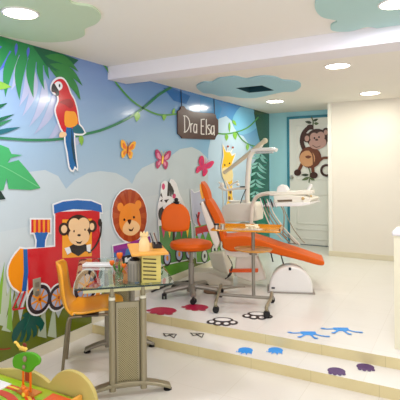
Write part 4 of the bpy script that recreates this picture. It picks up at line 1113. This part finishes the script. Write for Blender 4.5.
bm = nb(); box(bm, -.205, -.17, -.128, -.121, .045, .06); o = finish('base_badge', bm, BLACKP, dc); o.location = (cc.x+1.6, cc.y-4.9+.12, 0); o.rotation_euler = (0, 0, .36)

# floor control box
bxp = on_z(205, 291, P)
fb = thing('junction_box', 'low beige sloped utility box on the floor behind the stool base', 'utility box', (-2.48, 4.72, P), .35)
bm = nb(); prism(bm, [Vector((-.26, -.12, 0)), Vector((.22, -.12, 0)), Vector((.22, -.12, .05)), Vector((-.05, -.12, .145)), Vector((-.26, -.12, .15))], (0, .24, 0)); finish('body', bm, LTB, fb, bevel=.012)
bm = nb(); prism(bm, [Vector((-.04, -.11, .1425)), Vector((.2, -.11, .058)), Vector((.2, -.11, .063)), Vector((-.04, -.11, .1475))], (0, .22, 0)); finish('lid', bm, mat('lid_beige', (206, 202, 186), .4), fb)
# foot pedal and cable
t = thing('foot_control', 'flat grey foot control with a brown cover left of the cart base', 'foot control', (-2.30, 4.36, P), .3)
bm = nb(); lathe(bm, [(0, 0), (.10, 0), (.105, .015), (.09, .035), (.05, .05), (0, .055)], seg=28, sy=.8); finish('body', bm, mat('pedal_brown', (126, 100, 78), .45), t, smooth=True)
bm = nb(); tube(bm, [(.07, 0, .035), (.22, .03, .055), (.34, .06, .06)], [.016, .02, .012], 10, flat=.5); finish('pedal_arm', bm, GREYM, t, smooth=True)
bm = nb()
cp = [on_z(232, 267, P+.28), on_z(229, 275, P+.10), on_z(222, 281, P+.02), on_z(210, 283, P+.02), on_z(190, 281, P+.02), on_z(172, 284, P+.02), on_z(150, 287, P+.012), on_z(128, 288, P+.012)]
cp = [Vector((max(v_.x, -W+.05), v_.y, v_.z)) for v_ in cp]
tube(bm, smooth_path(cp, 6), .010, 8); o = finish('power_cable', bm, BLKH, smooth=True); tag(o, 'thick black cable snaking behind the stool base to the wall', 'cable')
bm = nb()
tube(bm, smooth_path([on_y(225, 247, 4.66), on_y(228, 256, 4.64), on_y(232, 264, 4.62), on_y(231, 274, 4.6), on_y(225, 279, 4.58)], 6), .005, 8)
o = finish('thin_hose', bm, BLKH, smooth=True); tag(o, 'thin dark hose looping down from under the dental chair seat', 'hose')

# ================================================================== SPITTOON UNIT with lamp
YU = 5.42
un = thing('dental_unit', 'cream spittoon cabinet and post carrying the lamp arm beside the mural', 'dental unit', (-2.5, YU, P), 0)
def ul(px, py, Y=YU): v = on_y(px, py, Y); return Vector((v.x+2.5, v.y-YU, v.z-P))
def usil(name, pts, Y0, dy, m_, parent=un, bevel=.012, sm=0):
    lp_ = [ul(x, y, Y0) for x, y in pts]
    if sm: lp_ = smooth_loop(lp_, sm)
    bm = nb(); prism(bm, lp_, (0, dy, 0)); return finish(name, bm, m_, parent, bevel=bevel, seg=3)
usil('cabinet', [(221, 207), (228, 203.5), (254, 202.5), (256, 205), (256, 221), (222, 223)], YU-.05, .26, CRP, bevel=.018)
bm = nb(); box(bm, .0, .20, -.02, .16, 0, .62); finish('cabinet_base', bm, CRP, un, bevel=.02)
# pillar cream beneath
usil('side_column', [(208, 253), (222, 252), (231, 285), (218, 287)], 5.02, .16, CRP, bevel=.012)
bm = nb(); c_ = ul(247.5, 204)
tube(bm, smooth_path([Vector((c_.x, .0, c_.z-.1)), Vector((c_.x, 0, c_.z+.2)), ul(248.2, 172), ul(249.3, 160), ul(251, 154.5), ul(254, 151.5)], 6), .031, 12); finish('post', bm, CRP, un, smooth=True)
bm = nb(); 
tube(bm, [ul(224, 173), ul(246, 156), ul(264, 141.5)], [.022, .026, .028], 12, flat=1.1); ball(bm, ul(265, 140.8), .036, .03, .036, 14); ball(bm, ul(225, 172.5), .026); finish('lamp_arm', bm, mat('arm_beige', (214, 202, 172), .4), un, smooth=True)
bm = nb(); tube(bm, [ul(263, 143), ul(260, 148)], .018, 10); finish('lamp_joint', bm, CRP, un, smooth=True)
bm = nb(); tube(bm, smooth_path([ul(251, 151.5), ul(256, 150), ul(266, 149.5), ul(274, 149.5), ul(277, 150.5)], 4), [.018]+[.036]*15+[.028], 14, flat=.7)
finish('lamp_head', bm, WHP, un, smooth=True)
bm = nb(); tube(bm, smooth_path([ul(256, 153), ul(264, 152.6), ul(273, 152.4)], 4), .020, 12, flat=.6); finish('lamp_lens', bm, mat('lens', (200, 206, 206), .15, coat=.4), un, smooth=True)
# assistant arm with instruments
bm = nb(); tube(bm, smooth_path([ul(219, 187), ul(226, 190), ul(238, 188.5), ul(248, 188.5)], 5), .016, 10); ball(bm, ul(222, 185), .03, .03, .035); ball(bm, ul(238, 184.5), .02, .03, .02); finish('assistant_arm', bm, CRP, un, smooth=True)
for (x0, y0, x1, y1) in ((219, 182, 224, 189), (229, 186, 238, 181), (240, 187, 247, 187), (226, 181, 230, 189)):
    bm = nb(); tube(bm, [ul(x0, y0), ul(x1, y1)], [.010, .014], 8); finish('handpiece', bm, CRP if x0 != 240 else BLACKP, un, smooth=True)
bm = nb(); tube(bm, smooth_path([ul(246, 189, YU-.03), ul(242, 198, YU-.05), ul(240, 206, YU-.03)], 5), .006, 8); finish('suction_hose', bm, BLACKP, un, smooth=True)
bm = nb(); tube(bm, smooth_path([ul(222, 188, YU-.03), ul(223, 200, YU-.05), ul(223, 206, YU-.03)], 5), .006, 8); finish('grey_tube', bm, LTB, un, smooth=True)
bm = nb(); lathe(bm, [(0, 0), (.05, .0), (.075, .02), (.085, .035), (.08, .035), (.065, .022), (0, .01)], ul(232, 203.5)+Vector((0, .08, 0)), 24); finish('spittoon_bowl', bm, WHP, un, smooth=True)
bm = nb(); c_ = ul(244, 204)+Vector((0, .03, 0)); lathe(bm, [(0, 0), (.03, 0), (.034, .05), (.03, .05), (.027, .01), (0, .01)], c_, 16); finish('cup_filler', bm, CRP, un, smooth=True)

# ================================================================== DELIVERY TRAY
YT = 5.1
dt = thing('delivery_unit', 'cream delivery tray on a curved arm with hanging dental handpieces', 'delivery unit', (-1.75, YT, P), 0)
def tl_(px, py, Y=YT): v = on_y(px, py, Y); return Vector((v.x+1.75, v.y-YT, v.z-P))
bm = nb(); tube(bm, smooth_path([tl_(251, 232, 5.3), tl_(251.5, 215, 5.3), tl_(253, 203, 5.28), tl_(258, 196, 5.25), tl_(267, 193.5, 5.2), tl_(282, 193, 5.15), tl_(298, 192.5), tl_(308, 192)], 6), .024, 12); finish('support_arm', bm, CRP, dt, smooth=True)
def tsil(name, pts, Y0, dy, m_, bevel=.01):
    bm = nb(); prism(bm, [tl_(x, y, Y0) for x, y in pts], (0, dy, 0)); return finish(name, bm, m_, dt, bevel=bevel, seg=3)
tsil('tray_head', [(273, 196), (285, 195.5), (303, 196), (312, 199), (309, 203), (275, 203)], YT-.12, .34, CRP)
tsil('tray_plate', [(262, 206.5), (267, 203), (310, 202.5), (310, 204.5), (300, 206.5)], YT-.17, .42, WHP, .005)
tsil('display_slot', [(277, 200), (292, 199.5), (292, 201.5), (278, 202)], YT-.124, .006, mat('slot_brown', (110, 92, 70), .5), .001)
tsil('arm_housing', [(268, 193), (300, 190.5), (312, 190), (312, 194), (300, 195), (270, 196)], YT-.05, .12, CRP)
tsil('glass_cup', [(276, 193), (277, 187), (280.5, 184.5), (285, 185.5), (288, 190), (287, 193.5)], YT-.02, .09, WHP, .012)
bm = nb(); tube(bm, smooth_path([tl_(301, 199), tl_(305, 194), tl_(309, 189), tl_(311.5, 184.5)], 4), [.026, .022]+[.018]*11, 10); finish('handle', bm, WHP, dt, smooth=True)
bm = nb(); ball(bm, tl_(303, 198.5, YT-.13), .018); ball(bm, tl_(311, 196, YT-.1), .012); finish('knob', bm, mat('knob_tan', (196, 164, 110), .4), dt, smooth=True)
for k, (x0, x1, y1) in enumerate(((262, 283, 240), (265, 290, 243), (268, 296, 244), (271, 300, 245), (281, 287, 238), (283, 305, 243))):
    bm = nb(); z_ = YT-.16+.0*k
    tube(bm, smooth_path([tl_(x0, 205.5, z_), tl_(x0+3, 214, z_-.01), tl_(x0+(x1-x0)*.45, 228, z_), tl_(x1-4, y1-4, z_+.02), tl_(x1, y1, z_+.04)], 6), .0075 if k != 5 else .005, 8); finish('hose', bm, HOSE if k % 3 else LTB, dt, smooth=True)
for k in range(5):
    x0 = 260.5+k*3.4
    bm = nb(); tube(bm, [tl_(x0-.5, 198+.4*k, YT-.18), tl_(x0+1, 203, YT-.18), tl_(x0+2.5, 207.5, YT-.18)], [.006, .010, .007], 8); finish('handpiece', bm, (STEEL, BLACKP)[k % 2], dt, smooth=True)
for (x0, y0, x1, y1) in ((269.5, 247, 273, 262), (279, 248, 283.5, 264)):
    bm = nb(); tube(bm, [tl_(x0, y0, 4.98), tl_(x1, y1, 4.98)], .008, 8); finish('support_rod', bm, BLACKP, dt, smooth=True)

# ================================================================== TOY TABLE
tt = thing('activity_table', 'pale wooden play table with bright painted top and wavy back panel', 'play table', (-1.9, 1.33, 0), 0)
def tc_(x, y, z): return Vector((x+1.9, y-1.33, z))
YP = 1.68
lobes = [on_y(x, y, YP) for x, y in ((-22, 372), (-10, 369.5), (4, 369), (18, 369), (28, 370.5), (38, 375), (45, 380), (49, 383), (53, 378), (59, 372.5), (66, 370.6), (73, 371.5), (80, 375), (86, 380.5), (91, 388), (94.5, 397), (96, 410), (97, 430))]
pts = [Vector((v.x+1.9, YP-1.33, v.z)) for v in lobes]
pts = [Vector((pts[0].x-.02, pts[0].y, 0)), Vector((pts[0].x-.02, pts[0].y, pts[0].z-.01))]+smooth_path(pts, 3)+[Vector((pts[-1].x, pts[-1].y, 0))]
bm = nb(); prism(bm, pts, (0, .022, 0)); finish('back_panel', bm, mat('panel_wood', (198, 180, 102), .5, var=.04), tt, bevel=.003)
ZT = .362
bm = nb(); box(bm, -.47, .29, -.28, .345, ZT-.018, ZT)
finish('table_top', bm, mat('table_lime', (168, 186, 40), .35, var=.12, scale=14), tt, bevel=.003)
def tring(name, cx_, cy_, r0, r1, z, m_, sy=.72, wob=0.0, parent=tt):
    bm = nb(); n = 48; lo = []; 
    for r in (r0, r1):
        lo.append([Vector((cx_+r*math.cos(2*PI*i/n)*(1+wob*math.sin(6*PI*i/n)), cy_+sy*r*math.sin(2*PI*i/n), z)) for i in range(n)])
    if r0 <= 0: prism(bm, lo[1], (0, 0, .0018))
    else:
        A = [[bm.verts.new(p+Vector((0, 0, h_))) for p in l] for l in lo for h_ in (0, .0018)]
        for i in range(n):
            j = (i+1) % n; bm.faces.new((A[1][i], A[1][j], A[3][j], A[3][i])); bm.faces.new((A[0][i], A[2][i], A[2][j], A[0][j])); bm.faces.new((A[2][i], A[3][i], A[3][j], A[2][j])); bm.faces.new((A[0][i], A[0][j], A[1][j], A[1][i]))
    return finish(name, bm, m_, parent)
TG = mat('toy_lime', (150, 190, 24), .3, var=.12, scale=18); TR = mat('toy_red', (204, 62, 30), .3, var=.1); TG2 = mat('toy_green', (60, 130, 30), .35, var=.1)
mat_p = tring('painted_ground', -.14, .03, 0, .36, ZT+.0003, TG, .86, .03)
tring('painted_track', -.12, .03, .285, .335, ZT+.0024, TR, .76, parent=mat_p)
tring('painted_track', -.12, .03, .19, .24, ZT+.0024, TR, .80, parent=mat_p)
tring('painted_pond', -.10, .05, .0, .15, ZT+.0024, TG2, .7, parent=mat_p)
tring('painted_track', -.12, .03, .30, .318, ZT+.0044, mat('toy_yellow', (238, 196, 60), .3), .76, parent=mat_p)
for a in ((-.47, -.45, -.28, .34), (.27, .29, -.28, .34)): bm = nb(); box(bm, *a, ZT, ZT+.03); finish('edge_rail', bm, WOODO, tt, bevel=.003)

bm = nb(); prism(bm, [Vector((.185, -.2, ZT+.0005)), Vector((.265, -.2, ZT+.0005)), Vector((.265, .30, ZT+.0005)), Vector((.13, .30, ZT+.0005))], (0, 0, .02)); finish('side_tray', bm, mat('toy_orange_red', (222, 90, 36), .35), tt, bevel=.002)
for x in (-.45, .25):
    for y in (-.26, .29): bm = nb(); box(bm, x, x+.035, y, y+.035, 0, ZT-.018); finish('table_leg', bm, WOODL, tt, bevel=.003)
# paper on table
q = on_z(4, 385, ZT+.002); bm = nb(); box(bm, -.10, .035, -.06, .03, 0, .006); o = finish('white_sheet', bm, WHP, loc=q+Vector((0, -.01, 0))); tag(o, 'small white sheet lying on the play table at its far corner', 'paper')
# toy tree tower
YQ = 1.60; q = on_y(29, 386, YQ)
def yl(px, py, Y=YQ): return on_y(px, py, Y)
ty = thing('toy_tree', 'wooden toy tree with green crown and orange posts on the play table', 'toy', Vector((q.x, YQ, ZT)), 0)
tyi = -Vector((q.x, YQ, ZT))
def yob(name, bm, m_, smooth=False, bevel=0, parent=ty): o_ = finish(name, bm, m_, parent, smooth=smooth, bevel=bevel); return o_
def yv(px, py, Y=YQ): return yl(px, py, Y)+tyi
PO = mat('post_orange', (240, 120, 24), .35)
for x in (23.2, 30.5):
    bm = nb(); v0, v1 = yv(x, 388), yv(x, 362); v0.z = .0045; cyl(bm, v0, v1, .006, 10); yob('post', bm, PO, True)
bm = nb(); box(bm, -.06, .06, -.03, .03, .002, .010); yob('tree_base', bm, mat('toy_tan', (196, 120, 50), .5))
bm = nb(); prism(bm, [Vector((p.x, -.008, p.z)) for p in smooth_loop([yv(x, y) for x, y in ((15, 356), (19, 353.5), (26, 352), (34, 353), (40, 358), (39.5, 364), (35, 367), (31, 372), (25, 371), (21, 369), (15, 367), (13.5, 361))], 3)], (0, .016, 0))
yob('crown', bm, mat('crown_green', (84, 168, 30), .4), bevel=.003)
bm = nb(); c_ = yv(27, 358); ball(bm, Vector((c_.x, -.014, c_.z)), .012, .01, .016, 12); c_ = yv(26, 366); ball(bm, Vector((c_.x, -.014, c_.z)), .010, .008, .012, 12); yob('koala_figure', bm, mat('toy_grey', (150, 134, 106), .6), True)
bm = nb(); v0 = yv(27, 371); v1 = yv(27, 381); box(bm, v0.x-.012, v0.x+.012, -.003, .003, v1.z, v0.z); yob('ladder', bm, mat('ladder_red', (170, 60, 24), .5))
# yellow giraffe figure on the crown
t = thing('toy_giraffe', 'tiny yellow spotted toy giraffe lying on the toy tree crown', 'toy', Vector((q.x, YQ, ZT)), 0)
GY = mat('giraffe_yellow', (244, 200, 84), .4, var=.25, scale=90)
bm = nb(); zc_ = yv(27, 351).z
b0 = yv(22, 349.5); ball(bm, Vector((b0.x+.012, 0, zc_+.008)), .028, .012, .012, 12); tube(bm, smooth_path([Vector((b0.x-.006, 0, zc_+.010)), yv(19.5, 347), yv(17, 343.5)], 3), .007, 8)
ball(bm, yv(15.6, 342.4), .012, .008, .007, 10)
for dx in (-.012, 0, .016, .03): tube(bm, [Vector((b0.x+dx, 0, zc_+.006)), Vector((b0.x+dx-.004, 0, zc_-.004))], .004, 6)
finish('body', bm, GY, t, smooth=True)
bm = nb(); c_ = yv(24, 345.5); ball(bm, Vector((c_.x, .004, c_.z)), .016, .006, .013, 10); finish('red_saddle', bm, mat('saddle', (120, 40, 24), .5), t, smooth=True)
# tiger cub toy
v = on_z(31, 384, ZT); 
t = thing('toy_tiger', 'tiny orange and yellow striped toy cub beside the toy tree ladder', 'toy', Vector((yl(31, 380).x, 1.565, ZT+.004)), 0)
bm = nb(); ball(bm, Vector((0, 0, .024)), .018, .014, .015, 12); ball(bm, Vector((-.008, -.006, .042)), .014, .012, .012, 12)
for x in (-.009, .009):
    for y in (-.006, .006): cyl(bm, (x, y, 0), (x, y, .022), .005, 8)
ball(bm, Vector((-.017, -.006, .053)), .004); ball(bm, Vector((.001, -.006, .054)), .004); tube(bm, smooth_path([(.016, 0, .028), (.028, 0, .036), (.03, 0, .048)], 4), .003, 6)
finish('body', bm, mat('cub_orange', (238, 128, 40), .5, var=.3, scale=80), t, smooth=True)
bm = nb(); ball(bm, Vector((0, -.012, .012)), .011, .009, .012, 10); finish('belly', bm, mat('cub_yellow', (248, 214, 60), .5), t, smooth=True)
